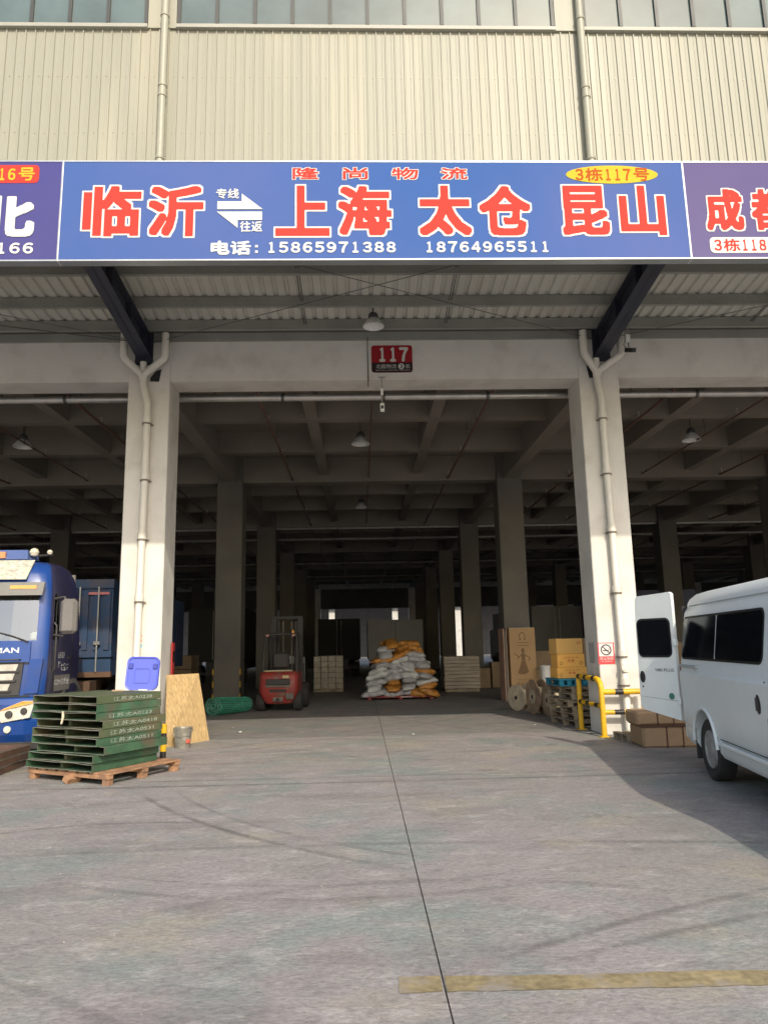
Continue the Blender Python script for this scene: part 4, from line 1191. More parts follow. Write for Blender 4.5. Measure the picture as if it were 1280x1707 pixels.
o = rrect(-.222, .222, -.006, .452, .08); i_ = rrect(-.2, .2, .014, .43, .065); n = len(o)
mb = MB(); vs = [(u, -.018, v) for u, v in o] + [(u, -.014, v) for u, v in i_] + [(u, .03, v) for u, v in o] + [(u, .001, v) for u, v in i_]
mb.add(vs, [f for k in range(n) for f in ((k, (k + 1) % n, n + (k + 1) % n, n + k), (k, 2 * n + k, 2 * n + (k + 1) % n, (k + 1) % n), (n + k, n + (k + 1) % n, 3 * n + (k + 1) % n, 3 * n + k))])
outward(mb.build('rim', lidm, lid))
for sx in (-1, 1):
    MB().box((sx * .165, -.008, .32), (.06, .02, .075), .006).build('latch', M('dark blue plastic', (.03, .045, .32), .45), lid)
MB().box((.03, -.01, -.006), (.12, .03, .014), .003).build('label_strip', WHITE, lid)
# plywood board leaning on the column, bucket before it
PLY = M('plywood', (.52, .36, .17), .75, var=.22, scale=2.2, fine=.12, stretch=(14, 14, 1.2), stain=(.33, .22, .10), stain_amt=.7, stain_scale=2.5)
ply = thing('plywood_board', 'leaning plywood board beside the left column behind the metal bucket', 'board', (-2.99, 13.05, 0), 0)
mb = MB(); q = [(-.27, -.32, .0), (.27, .55, .0), (.02, .72, 1.16), (-.42, .22, 1.16)]
vs = [Vector(p) for p in q]; nrm = (vs[1] - vs[0]).cross(vs[3] - vs[0]).normalized()
nrm = -nrm if nrm.y > 0 else nrm
mb.add([tuple(v) for v in vs] + [tuple(v - nrm * .02) for v in vs], [(0, 1, 2, 3), (7, 6, 5, 4), (0, 4, 5, 1), (1, 5, 6, 2), (2, 6, 7, 3), (3, 7, 4, 0)])
outward(mb.build('board', PLY, ply))
bk = thing('metal_bucket', 'small dented grey metal bucket standing before the plywood board', 'bucket', (-2.965, 12.66, 0))
BUCK = M('bucket steel', (.40, .38, .32), .4, .6, var=.2, scale=9)
mb = MB(); mb.lathe([(.118, 0), (.13, .15), (.15, .315), (.158, .32), (.158, .328), (.145, .325), (.126, .15), (.112, .012)], lambda a, b, t: (a, b, t), 26); mb.build('shell', BUCK, bk)
MB().tube([(-.155, 0, .29), (-.14, -.1, .22), (0, -.165, .19), (.14, -.1, .22), (.155, 0, .29)], .005, 6).build('bail_handle', STEEL_GREY, bk)
for sx in (-1, 1): MB().box((sx * .152, 0, .28), (.016, .04, .04), .004).build('ear', BUCK, bk)
MB().box((.105, -.085, .11), (.07, .03, .07), .012, .8).build('sticker', M('red sticker', (.6, .12, .08), .6), bk)
yp = thing('warning_post', 'yellow and black striped post end behind the green steel trays', 'post', (-2.93, 11.3, 0))
for i in range(4): MB().lathe([(.045, i * .13), (.045, i * .13 + .128)], lambda a, b, t: (a, b, t), 14).build('post_band', YELLOW if i % 2 else BLACK_PAINT, yp)
MB().lathe([(.11, 0), (.11, .012), (.05, .02)], lambda a, b, t: (a, b, t), 14).build('post_foot', YELLOW, yp)
# stickers on the left column
stk = thing('column_poster', 'small red and blue poster on the left column above the blue lid', 'poster', (-3.80, DC - .002, 1.62))
MB().boxm(-.08, .08, -.003, 0, 0, .26).build('sheet', M('poster white', (.75, .70, .64), .7, fine=.1), stk)
lettering(stk, [('货运', -.06, .06, .19, .245, .01, 0, 0, 24), ('专线', -.06, .06, .11, .165, .01, 0, 0, 24)], lambda u, v, l: (u, -.005, v), [M('poster red', (.65, .10, .07), .7)])
MB().boxm(-.06, .06, -.006, -.004, .02, .08).build('blue_patch', M('poster blue', (.25, .50, .62), .7), stk)
fx = thing('fire_hose_box', 'narrow red fire box on the rear side of the left column', 'fire box', (-3.40, 13.45, .92))
MB().box((.012, .08, .4), (.024, .16, .8), .004).build('cabinet', M('fire red', (.40, .03, .03), .45), fx)
MB().box((.026, .08, .55), (.006, .1, .2), .002).build('pane', DARK_GLASS, fx)
# rusty steel plates before the truck
RUST = M('rusty steel', (.16, .09, .06), .75, .1, var=.3, scale=3, fine=.15, stain=(.05, .04, .04), stain_amt=.7, stain_scale=2.5)
for i, nm in enumerate(('lowest', 'middle', 'uppermost')):
    t = thing('rusty_tray', 'rusty dark steel tray before the truck, ' + nm + ' of its stack', 'steel tray', (-5.62 + random.uniform(-.02, .02), 10.5, .002 + i * .098), math.radians(2 - i * 2), 'rusty trays before the truck')
    wavy_sheet(1.6, 1.42, .008, .005, i * 2.1, [RUST, STEEL_EDGE], 'top_sheet', t, .086)
    wavy_sheet(1.6, 1.42, .006, .003, i * 1.3, [RUST, STEEL_EDGE], 'bottom_sheet', t, .003)
    for sx in (-1, 1): MB().box((sx * .797, 0, .047), (.008, 1.42, .07)).build('side_panel', RUST, t)
    for yy in (-.45, .0, .45): MB().boxm(-.78, .78, yy - .02, yy + .02, .012, .082).build('rib', RUST, t)
# roll of green mesh by the inner column
roll_ = thing('mesh_roll', 'roll of green plastic mesh lying by the second left column', 'mesh roll', (-3.28, 18.85, .0), math.radians(48))
GM = M('green mesh', (.06, .33, .22), .5, var=.3, scale=8)
GM2 = M('pale green mesh', (.22, .52, .42), .5, var=.3, scale=8)
for k in range(7):
    r_ = .04 + .034 * k; mb = MB(); pts = []
    for i in range(29):
        a = 2 * PI * i / 28; rr = r_ * (1 + .05 * math.sin(a * 3 + k))
        pts.append((-.5 + random.uniform(-.015, .015), rr * math.cos(a) * 1.25, .215 + rr * math.sin(a) * .85))
    mb.tube(pts, .008, 5, False).build('mesh_turn', GM2 if k % 2 else GM, roll_)
mb = MB()
for i in range(16):
    x = -.5 + i * .067; pts = [(x + .02 * math.sin(j), .30 * math.cos(2 * PI * j / 20) * (1 - .012 * i), .215 + .21 * math.sin(2 * PI * j / 20) * (1 - .015 * i)) for j in range(21)]
    mb.tube(pts, .007, 5, False)
for j in range(26):
    a = 2 * PI * j / 26
    mb.tube([(-.5, .30 * math.cos(a), .215 + .21 * math.sin(a)), (.0, .275 * math.cos(a + .1), .21 + .19 * math.sin(a + .1)), (.5, .25 * math.cos(a + .15), .2 + .17 * math.sin(a + .15))], .006, 5, False)
o = mb.build('outer_mesh', GM, roll_); o['kind'] = 'stuff'
mb = MB(); mb.lathe([(.17, -.46), (.18, .0), (.15, .48)], lambda a, b, t: (t, a * 1.5, .2 + b), 20); mb.build('inner_layers', M('deep green mesh', (.02, .10, .07), .7, var=.4, scale=14), roll_)

# ------------------------------------------------------------------ forklift
fl = thing('forklift', 'worn red forklift seen from behind beside the second left column', 'forklift', (-2.12, 19.05, 0), math.radians(-3))
FRED = M('forklift red', (.26, .03, .025), .5, var=.25, scale=3, stain=(.16, .12, .09), stain_amt=.95, stain_scale=5, fine=.2)
FGREY = M('forklift grime', (.16, .14, .12), .7, var=.3, scale=4)
FBLK = M('forklift black', (.04, .036, .034), .6)
def frr(z, hw, y0, y1, r=.14):
    return [(u, y, z) for u, y in rrect(-hw, hw, y0, y1, r, 4)]
mb = MB(); mb.smooth = True
mb.loft([frr(.2, .34, .06, .5), frr(.3, .42, .02, .5), frr(.5, .50, .0, .5), frr(.86, .50, .01, .5), frr(.95, .48, .04, .5), frr(.99, .42, .1, .45, .1)])
cw_ = outward(mb.build('counterweight', FRED, fl))
MB().box((0, -.002, .73), (.62, .04, .15), .02).build('vent', FBLK, cw_)
MB().box((0, -.004, .52), (.44, .04, .06), .01).build('slot', FBLK, cw_)
MB().box((0, -.012, .63), (.62, .03, .05), .01).build('lower_panel', FGREY, cw_)
MB().lathe([(.05, -.03), (.05, .03)], lambda a, b, t: (a, t, .3 + b), 14).build('tow_pin', FBLK, cw_)
MB().box((0, .02, .3), (.26, .06, .12), .02).build('tow_bracket', FGREY, cw_)
MB().box((.30, -.005, .38), (.2, .03, .16), .04).build('dented_patch', FGREY, cw_)
MB().box((-.02, .2, 1.005), (.72, .25, .03), .01).build('engine_cover_edge', M('pale cover', (.55, .48, .30), .7), fl)
MB().box((0, .85, .68), (.9, .8, .6), .06).build('body', FRED, fl)
MB().box((0, .7, 1.03), (.44, .42, .12), .04).build('seat', FBLK, fl)
MB().box((0, .48, 1.26), (.44, .12, .42), .05).build('seat_back', FBLK, fl)
for sx in (-1, 1):
    MB().tube([(sx * .44, .28, .95), (sx * .43, .36, 1.5), (sx * .40, .5, 1.92)], .034, 8).build('guard_post', FBLK, fl)
    MB().tube([(sx * .45, 1.25, .7), (sx * .42, 1.15, 1.5), (sx * .40, 1.05, 1.94)], .034, 8).build('guard_post', FBLK, fl)
    MB().box((sx * .34, .38, 1.90), (.09, .05, .05), .01).build('tail_lamp', M('tail lamp', (.5, .25, .22), .3), fl)
MB().box((0, .5, 1.93), (.86, .06, .05), .01).build('guard_bar', FBLK, fl)
MB().box((0, 1.06, 1.95), (.86, .06, .05), .01).build('guard_bar', FBLK, fl)
for i in range(5): MB().boxm(-.32 + i * .16 - .018, -.32 + i * .16 + .018, .5, 1.06, 1.935, 1.96).build('guard_slat', FBLK, fl)
for sx in (-1, 1):
    MB().boxm(sx * .36 - .07, sx * .36 + .07, 1.53, 1.69, .1, 2.44).build('mast_rail', FBLK, fl)
    MB().boxm(sx * .24 - .035, sx * .24 + .035, 1.57, 1.65, .1, 2.3).build('inner_rail', FBLK, fl)
    MB().boxm(sx * .28 - .05, sx * .28 + .05, 1.75, 2.8, .06, .1).build('fork', FBLK, fl)
MB().boxm(-.42, .42, 1.56, 1.66, 2.36, 2.44).build('mast_top', FBLK, fl)
MB().boxm(-.42, .42, 1.66, 1.72, .2, .65).build('carriage', FBLK, fl)
MB().tube([(.0, 1.2, 1.0), (.0, .98, 1.2)], .02, 8).build('steering_column', FBLK, fl)
for sx in (-1, 1):
    MB().tube([(sx * .12, 1.60, .3), (sx * .12, 1.60, 2.3)], .02, 6).build('mast_chain', FGREY, fl)
    MB().tube([(sx * .3, 1.5, .5), (sx * .27, 1.45, 1.4), (sx * .2, 1.55, 2.2)], .014, 6).build('hose', FBLK, fl)
MB().lathe([(.15, -.012), (.17, -.012), (.17, .012), (.15, .012)], lambda a, b, t: (a, .96 + b * .5 + t, 1.22 + b * .85), 20, True, False).build('steering_wheel', FBLK, fl)
MB().lathe([(.04, 0), (.04, .07), (.02, .09)], lambda a, b, t: (.25 + a, .9 + b, 1.96 + t), 10).build('beacon', LENS_AMB, fl)
MB().boxm(-.44, .44, 1.70, 1.74, .65, 1.15).build('load_backrest', FBLK, fl)
MB().box((.2, -.012, .86), (.16, .02, .07), .004).build('data_plate', M('plate tan', (.5, .42, .22), .6), cw_)
def wheel(parent, x, y, r, w, rim=STEEL_GREY):
    s_ = 1 if x > 0 else -1
    wo = MB().lathe([(r * .55, 0), (r * .92, 0), (r, .03), (r, w - .03), (r * .92, w), (r * .55, w)], lambda a, b, t: (x - s_ * t, y + a, r + b), 24).build('wheel', RUBBER, parent)
    MB().lathe([(r * .56, .02), (r * .5, .05), (r * .2, .05), (r * .15, .02)], lambda a, b, t: (x - s_ * t, y + a, r + b), 18).build('rim', rim, wo)
for sx in (-1, 1):
    wheel(fl, sx * .57, .36, .25, .2, FGREY); wheel(fl, sx * .60, 1.42, .33, .24, FGREY)

# ------------------------------------------------------------------ goods deeper in the hall
# sack pile on a low red pallet
rp = thing('red_pallet', 'low dark red pallet with white lettering under the pile of sacks', 'pallet', (1.14, 23.05, 0))
RPM = M('dark red paint', (.22, .02, .02), .5)
MB().box((0, 0, .085), (2.05, 1.7, .05), .006).build('deck', RPM, rp)
for i in (-1, 0, 1): MB().box((i * .92, 0, .03), (.1, 1.6, .06), .004).build('runner', RPM, rp)
lettering(rp, [('AAAAAAA', .0, .36, .068, .1, .0, 0, 0, 20)], lambda u, v, l: (u, -.853, v), [WHITE])
SACK_W = M('white woven sack', (.52, .53, .52), .55, var=.15, scale=4, fine=.1, bump=.4, bscale=18)
SACK_G = M('grey white sack', (.42, .42, .43), .5, var=.2, scale=6, fine=.1, bump=.4, bscale=18)
SACK_O = M('orange brown sack', (.50, .22, .04), .5, var=.3, scale=9, fine=.2, bump=.4, bscale=18, stain=(.30, .13, .03), stain_amt=.7, stain_scale=7)
def sack(seed, m):
    rnd = random.Random(seed); mb = MB(); mb.smooth = True; nu, nv = 14, 10; rings_ = []
    L_, W_, H_ = .62, .40, .19
    ph = [rnd.uniform(0, 6) for _ in range(6)]
    for i in range(nu + 1):
        u = -1 + 2 * i / nu; e = (1 - abs(u) ** 4) ** .5 if abs(u) < 1 else 0; e = max(e, .10)
        pin = 1 - .12 * abs(u) ** 3
        ring_ = []
        for j in range(nv):
            a = 2 * PI * j / nv; ca, sa = math.cos(a), math.sin(a)
            sx_ = math.copysign(abs(ca) ** .6, ca); sz_ = math.copysign(abs(sa) ** .85, sa)
            wr = 1 + .07 * math.sin(4 * u + ph[0] + 2 * a) + .05 * math.sin(9 * u + ph[1] - a) + .03 * math.sin(15 * u + 3 * a + ph[2])
            ring_.append((u * L_ / 2 + .01 * math.sin(3 * a + ph[3]), sx_ * W_ / 2 * pin * (.8 + .2 * e) * wr, H_ / 2 * sz_ * e * wr - .02 * u * u))
        rings_.append(ring_)
    mb.loft(rings_)
    return mb.mesh('sack', m)
SW = [sack(i, SACK_W if i % 2 else SACK_G) for i in range(5)]; SO = [sack(20 + i, SACK_O) for i in range(3)]
rs = random.Random(4)
nl = 10
for l in range(nl):
    f = l / (nl - 1); zc = .2 + l * .158
    xa = .12 + .52 * f ** 1.3; xb = 2.2 - .45 * f ** 1.6
    n = max(2, int(round((xb - xa) / .46)))
    for row in range(2):
        for i in range(n):
            x = xa + (xb - xa) * (i + .5) / n + rs.uniform(-.04, .04)
            y = 22.32 + .045 * l + row * .5 + rs.uniform(-.05, .05)
            orange = (l == 0 and i >= n - 2) or (l == 1 and i == n - 1) or (l in (1, 2) and i == n // 2 - 1) or (l == 6 and i == 0) or (l >= 7 and i >= n - 2 and rs.random() < .6) or (l == 9 and rs.random() < .3) or (l == 4 and i == n - 1)
            if row == 0 and l in (3, 5, 6) and rs.random() < .15: continue
            endon = rs.random() < .3
            rz = (PI / 2 if endon else 0) + rs.uniform(-.25, .25)
            o = link('sack', rs.choice(SO if orange else SW), None, (x, y, zc + rs.uniform(-.015, .015)), (rs.uniform(-.25, .25), rs.uniform(-.28, .28) + (.25 * (1 if x > 1.2 else -1) if l > 2 and rs.random() < .4 else 0), rz))
            o.scale = [rs.uniform(.92, 1.12) for _ in range(3)]
            OR = ['first', 'second', 'third', 'fourth', 'fifth', 'sixth', 'seventh', 'eighth', 'ninth', 'tenth']
            tag(o, '%s sack, %s from left, %s layer up, %s row of the pile' % ('orange brown' if orange else 'white woven', OR[i], OR[l], 'rear' if row else 'front'), 'sack', 'sacks piled on the red pallet')
# wrapped goods left of the sacks: small cartons in a grid
gs = thing('carton_stack', 'square stack of small pale cartons between the forklift and the sacks', 'cartons', (-1.18, 26.6, 0))
cm1 = M('pale carton', (.38, .34, .26), .6, var=.25, scale=5, fine=.2, fscale=18, stain=(.55, .52, .44), stain_amt=.6, stain_scale=7)
bx_ = MB().box((0, 0, 0), (.25, .5, .185), .012).mesh('carton', cm1)
for i in range(4):
    for j in range(6):
        for k in range(2):
            link('carton', bx_, gs, (-.39 + i * .26 + random.uniform(-.004, .004), .25 + k * .51 + random.uniform(-.01, .01), .21 + j * .19))
MB().box((0, .5, .06), (1.06, 1.06, .11), .01).build('pallet_base', WOOD_GREY, gs)
gs2 = thing('wrapped_stack', 'shrink-wrapped layered cardboard stack right of the sack pile', 'cartons', (3.35, 24.9, 0))
fm = M('shrink wrapped card', (.40, .33, .25), .35, var=.2, scale=2, fine=.12, fscale=14, stretch=(1, 1, 7), stain=(.55, .50, .43), stain_amt=.5, stain_scale=2.5)
for j in range(9): MB().box((random.uniform(-.012, .012), .55 + random.uniform(-.01, .01), .17 + j * .118), (1.2, 1.05, .115), .012).build('card_layer', fm, gs2)
MB().box((0, .55, .055), (1.15, 1.0, .1), .01).build('pallet_base', WOOD_GREY, gs2)
gs3 = thing('box_pair', 'small brown boxes in the dark between the wrapped stack and the right inner column', 'boxes', (4.35, 27, 0))
MB().box((0, .3, .35), (.6, .6, .7), .01).build('carton', CARD_DULL, gs3); MB().box((.65, .35, .45), (.55, .6, .9), .01).build('carton', CARD_DULL, gs3)
gs4 = thing('white_boxes', 'white cartons standing behind the forklift', 'cartons', (-2.22, 22.2, 0))
for i, (x, h) in enumerate(((-.28, 1.25), (.05, 1.33), (.36, 1.3))): MB().box((x, .2 * i, h / 2), (.28, .4, h), .01).build('carton', M('white carton', (.55, .55, .52), .7), gs4)

def box_truck(label, loc, rz, wx, L_, z0, z1, m, cabm, group=None):
    t = thing('box_truck', label, 'truck', loc, rz, group)
    b_ = MB().boxm(-wx / 2, wx / 2, 0, L_, z0, z1).build('cargo_box', m, t)
    for sx in (-1, 1):
        MB().boxm(sx * wx / 4 - wx / 4 + .03, sx * wx / 4 + wx / 4 - .03, -.03, -.002, z0 + .08, z1 - .08).build('rear_door', m, t)
        MB().tube([(sx * .12, -.05, z0 + .1), (sx * .12, -.05, z1 - .1)], .015, 6).build('locking_bar', STEEL_GREY, t)
        MB().box((sx * (wx / 2 - .15), -.02, z0 - .1), (.22, .05, .09), .01).build('tail_lamp', M('tail lamp', (.5, .25, .22), .3), t)
        wheel(t, sx * (wx / 2 - .05), 1.2, .42, .45); wheel(t, sx * (wx / 2 - .1), L_ + .6, .42, .28)
    MB().boxm(-.45, .45, .1, L_ + 1.4, .5, z0 - .01).build('chassis', FBLK, t)
    MB().boxm(-wx / 2 + .1, wx / 2 - .1, -.04, .04, .42, .54).build('bumper', FBLK, t)
    MB().box((0, L_ + .95, 1.45), (wx - .25, 1.6, 1.9), .12).build('cab', cabm, t)
    return t
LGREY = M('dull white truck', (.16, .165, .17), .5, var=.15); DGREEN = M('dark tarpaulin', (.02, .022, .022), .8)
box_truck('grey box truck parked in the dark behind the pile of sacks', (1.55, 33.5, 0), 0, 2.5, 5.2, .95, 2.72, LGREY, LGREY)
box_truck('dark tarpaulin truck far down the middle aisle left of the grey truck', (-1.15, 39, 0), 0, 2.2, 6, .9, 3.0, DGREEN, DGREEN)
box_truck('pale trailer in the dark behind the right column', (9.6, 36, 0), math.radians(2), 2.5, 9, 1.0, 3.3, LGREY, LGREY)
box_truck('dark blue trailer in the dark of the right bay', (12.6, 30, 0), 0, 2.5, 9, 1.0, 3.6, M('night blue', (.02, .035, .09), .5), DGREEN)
box_truck('added dark trailer in the left bay beyond the inner columns', (-6.6, 34, 0), 0, 2.5, 9, 1.0, 3.4, DGREEN, DGREEN)  # trailer added to keep back light out of the left bay
for (x, y, w, d, h, where) in ((-6.0, 24.5, 1.2, 1.1, 1.4, 'behind the left column, nearest on that side'), (-7.6, 25, 1.2, 1.2, 1.8, 'behind the blue truck, tallest on that side'), (-9.3, 26, 1.2, 1.2, 1.5, 'far left of the blue truck'),
                               (6.4, 25.5, 1.2, 1.2, 1.3, 'right of the tall printed carton'), (7.9, 27, 1.2, 1.2, 1.7, 'behind the right column beyond the cartons'), (10.5, 24.5, 1.3, 1.2, 1.5, 'behind the van'),
                               (-1.6, 52, 2, 2, 2.2, 'at the far aisle end, left side'), (3.0, 46, 1.6, 2, 2.0, 'at the far aisle end, right side')):
    g_ = thing('added_goods_stack', 'added dim goods stack in the dark hall ' + where, 'goods', (x, y, 0), random.uniform(-.05, .05), 'added light-blocking goods stacks in the hall')  # stacks added to fill the dim hall and block light from the back
    n = max(2, int(h / .45))
    for j in range(n):
        for i in range(2):
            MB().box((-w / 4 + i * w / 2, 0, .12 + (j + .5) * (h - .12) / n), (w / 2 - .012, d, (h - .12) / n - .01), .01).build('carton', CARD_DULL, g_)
    MB().box((0, 0, .055), (w, d, .11), .01).build('pallet_base', WOOD_GREY, g_)

# tall cartons before the right inner column
tc = thing('tall_carton', 'tall brown carton printed with a ring mark and a dancer figure', 'carton', (4.52, 20.75, 0), math.radians(3))
MB().box((0, .16, 1.0), (.74, .3, 1.98), .01).build('carton_body', CARD, tc)
MB().box((0, .16, 1.991), (.73, .29, .012), .002).build('taped_top', M('tape', (.55, .45, .30), .4), tc)
ft = lambda u, v, l: (u, .0085 - .002 * (l + 1), v)
def stroke(mb, pts, w):
    for (a, b), (c, d) in zip(pts, pts[1:]):
        L_ = math.hypot(c - a, d - b) or 1e-6; nx_, nz_ = -(d - b) / L_ * w, (c - a) / L_ * w
        mb.add([ft(a + nx_, b + nz_, 0), ft(a - nx_, b - nz_, 0), ft(c - nx_, d - nz_, 0), ft(c + nx_, d + nz_, 0)], [(0, 1, 2, 3)])
mb = MB()
stroke(mb, [(-.10, 1.66), (-.05, 1.67), (-.075, 1.72), (-.08, 1.79), (-.04, 1.85), (0, 1.865), (.04, 1.85), (.08, 1.79), (.075, 1.72), (.05, 1.67), (.10, 1.66)], .009)
for z_ in (1.58, 1.50): stroke(mb, [(-.16, z_), (.16, z_)], .006)
for z_ in (.53, .58): stroke(mb, [(-.2, z_), (.2, z_)], .004)
o = mb.build('ring_mark_print', PRINT_DARK, tc)
mb = MB()
def blob(pts): mb.add([ft(a, b, 0) for a, b in pts], [tuple(range(len(pts)))])
blob([(.0 + .05 * math.cos(t), 1.36 + .07 * math.sin(t)) for t in [2 * PI * k / 16 for k in range(16)]])
blob([(-.06, 1.26), (-.045, 1.10), (.055, 1.10), (.06, 1.26), (.03, 1.29), (-.03, 1.29)])
blob([(-.045, 1.098), (-.17, .74), (-.05, .71), (.06, .72), (.14, .78), (.055, 1.098)])
stroke(mb, [(-.062, 1.245), (-.16, 1.14), (-.13, 1.2), (-.25, 1.29)], .014)
stroke(mb, [(.062, 1.235), (.2, 1.16), (.13, 1.08)], .014)
o = mb.build('figure_print', M('figure print', (.20, .12, .06), .8), tc)
lettering(tc, [('轻食主义', -.22, .22, .40, .49, .01, 0, 0, 30)], ft, [PRINT_DARK])
tb = thing('board_bundle', 'thin pinkish boards standing on edge left of the tall printed carton', 'boards', (4.02, 20.85, 0), math.radians(5))
for i, (c_, h) in enumerate((((.42, .25, .18), 1.98), ((.12, .16, .14), 1.92), ((.35, .22, .17), 1.95))):
    MB().box((-.05 + i * .045, .1 + .02 * i, h / 2), (.03, .5, h), .003).build('board', M('board tone %d' % i, c_, .8), tb)
pl_ = thing('white_pail', 'white pail beside the tall printed carton', 'pail', (5.06, 20.5, .5))
MB().lathe([(.12, .0), (.14, .4), (.15, .42), (.15, .45), (.02, .46)], lambda a, b, t: (a, b, t), 18).build('pail_body', WHITE, pl_)
cr = thing('pail_crate', 'low carton under the white pail', 'carton', (5.06, 20.5, 0)); MB().box((0, 0, .25), (.5, .5, .5), .01).build('carton_body', CARD_DULL, cr); MB().boxm(-.03, .03, -.253, .253, .499, .504).build('tape', M('tape', (.55, .45, .30), .4), cr)

# cable reels
RW = M('reel wood', (.36, .25, .16), .8, var=.3, scale=7, fine=.15, stain=(.15, .11, .08), stain_amt=.6, stain_scale=6)
RWP = M('reel wood pale', (.50, .42, .30), .8, var=.25, scale=7, fine=.15)
def reel(label, loc, rz, R_, w, m):
    r = thing('cable_reel', label, 'cable reel', loc, rz, 'cable reels by the right column')
    for sx in (-1, 1):
        d = MB().lathe([(.04, -.016), (R_, -.016), (R_, .016), (.04, .016)], lambda a, b, t: (sx * w / 2 + t, a, R_ + b), 28).build('flange', m, r)
        MB().lathe([(R_ * .42, 0), (R_ * .42, .006), (R_ * .36, .006)], lambda a, b, t: (sx * (w / 2 + .016 + t), a, R_ + b), 24).build('hub_ring', RWP, r)
        MB().lathe([(.045, .0), (.045, .012)], lambda a, b, t: (sx * (w / 2 + .017 + t), a, R_ + b), 12).build('bore', BLACK, r)
    for k in range(12):
        a = 2 * PI * k / 12
        MB().box((0, R_ * .55 * math.cos(a), R_ + R_ * .55 * math.sin(a)), (w - .033, R_ * .3, .02), .002, Matrix.Rotation(a + PI / 2, 3, 'X')).build('stave', RWP, r)
reel('small pale cable reel lying foremost on the left before the tall carton', (3.82, 17.9, 0), math.radians(30), .30, .34, RWP)
reel('large brown cable reel left of the pallet pile, tallest of the reels', (3.96, 16.9, 0), math.radians(10), .38, .22, RW)
reel('brown cable reel squeezed between the large reel and the pallet pile', (4.16, 16.3, 0), math.radians(7), .34, .26, RW)
reel('low pale cable reel right at the foot of the tall printed carton', (4.12, 19.3, 0), math.radians(25), .24, .3, RWP)
# pallets, blue plastic pallet and three cartons
names_ = ['lowest', 'second lowest', 'third lowest', 'third from the top', 'second from the top', 'topmost']
for i in range(6):
    wood_pallet('weathered wooden pallet behind the yellow guard rail, ' + names_[i] + ' of its pile', (4.38 + random.uniform(-.03, .03) + (.05 if i < 2 else 0), 14.72 + random.uniform(-.03, .03), .001 + i * .125), math.radians(9) + random.uniform(-.05, .05), 1.1, 1.1, .122, WOOD_GREY, 'wooden pallets piled at the right column')
bp_ = thing('plastic_pallet', 'teal blue plastic pallet on top of the wooden pallet pile', 'pallet', (4.15, 14.62, .752), math.radians(6))
TEAL = M('teal plastic', (.02, .22, .33), .45, var=.15)
MB().box((0, 0, .12), (.86, .8, .03), .006).build('deck', TEAL, bp_); MB().box((0, 0, .012), (.84, .78, .02), .004).build('base_frame', TEAL, bp_)
for i in range(6):
    for j in (-1, 1): MB().box((-.38 + i * .152, j * .34, .063), (.09, .1, .084), .01).build('foot', TEAL, bp_)
for (lab, z_, h, x, w, m, pr_) in (('plain amber carton on top of two orange cartons', 1.352, .295, 4.07, .54, CARD_AMBER, 0), ('orange carton between the amber carton and the lowest orange one', 1.10, .25, 4.08, .54, CARD_ORANGE, 1), ('lowest orange carton standing on the teal plastic pallet', .89, .208, 4.09, .60, CARD_ORANGE, 1)):
    c = thing('orange_carton' if pr_ else 'amber_carton', lab, 'carton', (x, 14.45, z_), math.radians(5 + random.uniform(-3, 3)))
    MB().box((0, .2, h / 2), (w, .4, h), .006).build('carton_body', m, c)
    MB().boxm(-w / 2 + .01, w / 2 - .01, .17, .23, h - .001, h + .002).build('tape', M('tape', (.55, .45, .30), .4), c)
    fc = lambda u, v, l: (u, -.003, v)
    if pr_:
        lettering(c, [('鲜果', -.07, .07, h * .35, h * .62, .02, 0, 0, 24), ('优质水果', -.16, .16, h * .68, h * .8, .0, 0, 0, 20)], fc, [PRINT_RED])
        for sx in (-1, 1):
            mb = MB()
            q = [(sx * (w / 2 - .07) + .032 * math.cos(t), h * .3 + .032 * math.sin(t)) for t in [2 * PI * k / 16 for k in range(16)]]; q2 = [(sx * (w / 2 - .07) + .024 * math.cos(t), h * .3 + .024 * math.sin(t)) for t in [2 * PI * k / 16 for k in range(16)]]
            mb.add([fc(*p, 0) for p in q] + [fc(*p, 0) for p in q2], [(k, (k + 1) % 16, 16 + (k + 1) % 16, 16 + k) for k in range(16)]); mb.build('round_print', PRINT_DARK, c)
    else:
        lettering(c, [('易碎', .14, .24, h * .6, h * .85, .0, 0, 0, 24)], fc, [PRINT_RED])

# yellow guard rail round the right column
gr = thing('guard_rail', 'yellow and black tubular guard rail round the right column', 'guard rail', (4.06, 12.66, 0))
R_ = .047
MB().tube([(0, 0, 0), (.0, 0, .80), (-.005, .03, .88), (-.012, .10, .935), (-.015, .22, .95)], R_, 12).build('post', YELLOW, gr)
MB().tube([(-.04, 1.16, 0), (-.04, 1.16, .98)], R_, 12).build('post', YELLOW, gr)
def banded(pts0, pts1, bands, r, name):
    p0, p1 = Vector(pts0), Vector(pts1); o = MB().tube([p0, p1], r, 12).build(name, YELLOW, gr)
    for a, b in bands: MB().tube([p0.lerp(p1, a), p0.lerp(p1, b)], r + .003, 12).build('black_band', BLACK_PAINT, o)
banded((-.015, .22, .95), (-.04, 1.16, .95), ((.0, .14), (.45, .6), (.84, 1)), R_ - .002, 'top_rail')
banded((0, .03, .50), (-.04, 1.16, .50), ((.1, .25), (.5, .65), (.85, .97)), R_ - .008, 'side_rail')
banded((0, 0, .735), (.70, -.02, .735), ((.32, .52), (.975, 1.0)), R_, 'front_rail')
banded((0, 0, .40), (.70, -.02, .40), ((.28, .52),), R_ - .008, 'front_rail')
MB().tube([(.70, -.02, 0), (.70, -.02, .775)], R_ - .004, 12).build('post', YELLOW, gr)
for x, y in ((0, 0), (-.04, 1.16), (.7, -.02)): MB().box((x, y, .006), (.16, .16, .012), .002).build('base_plate', YELLOW, gr)
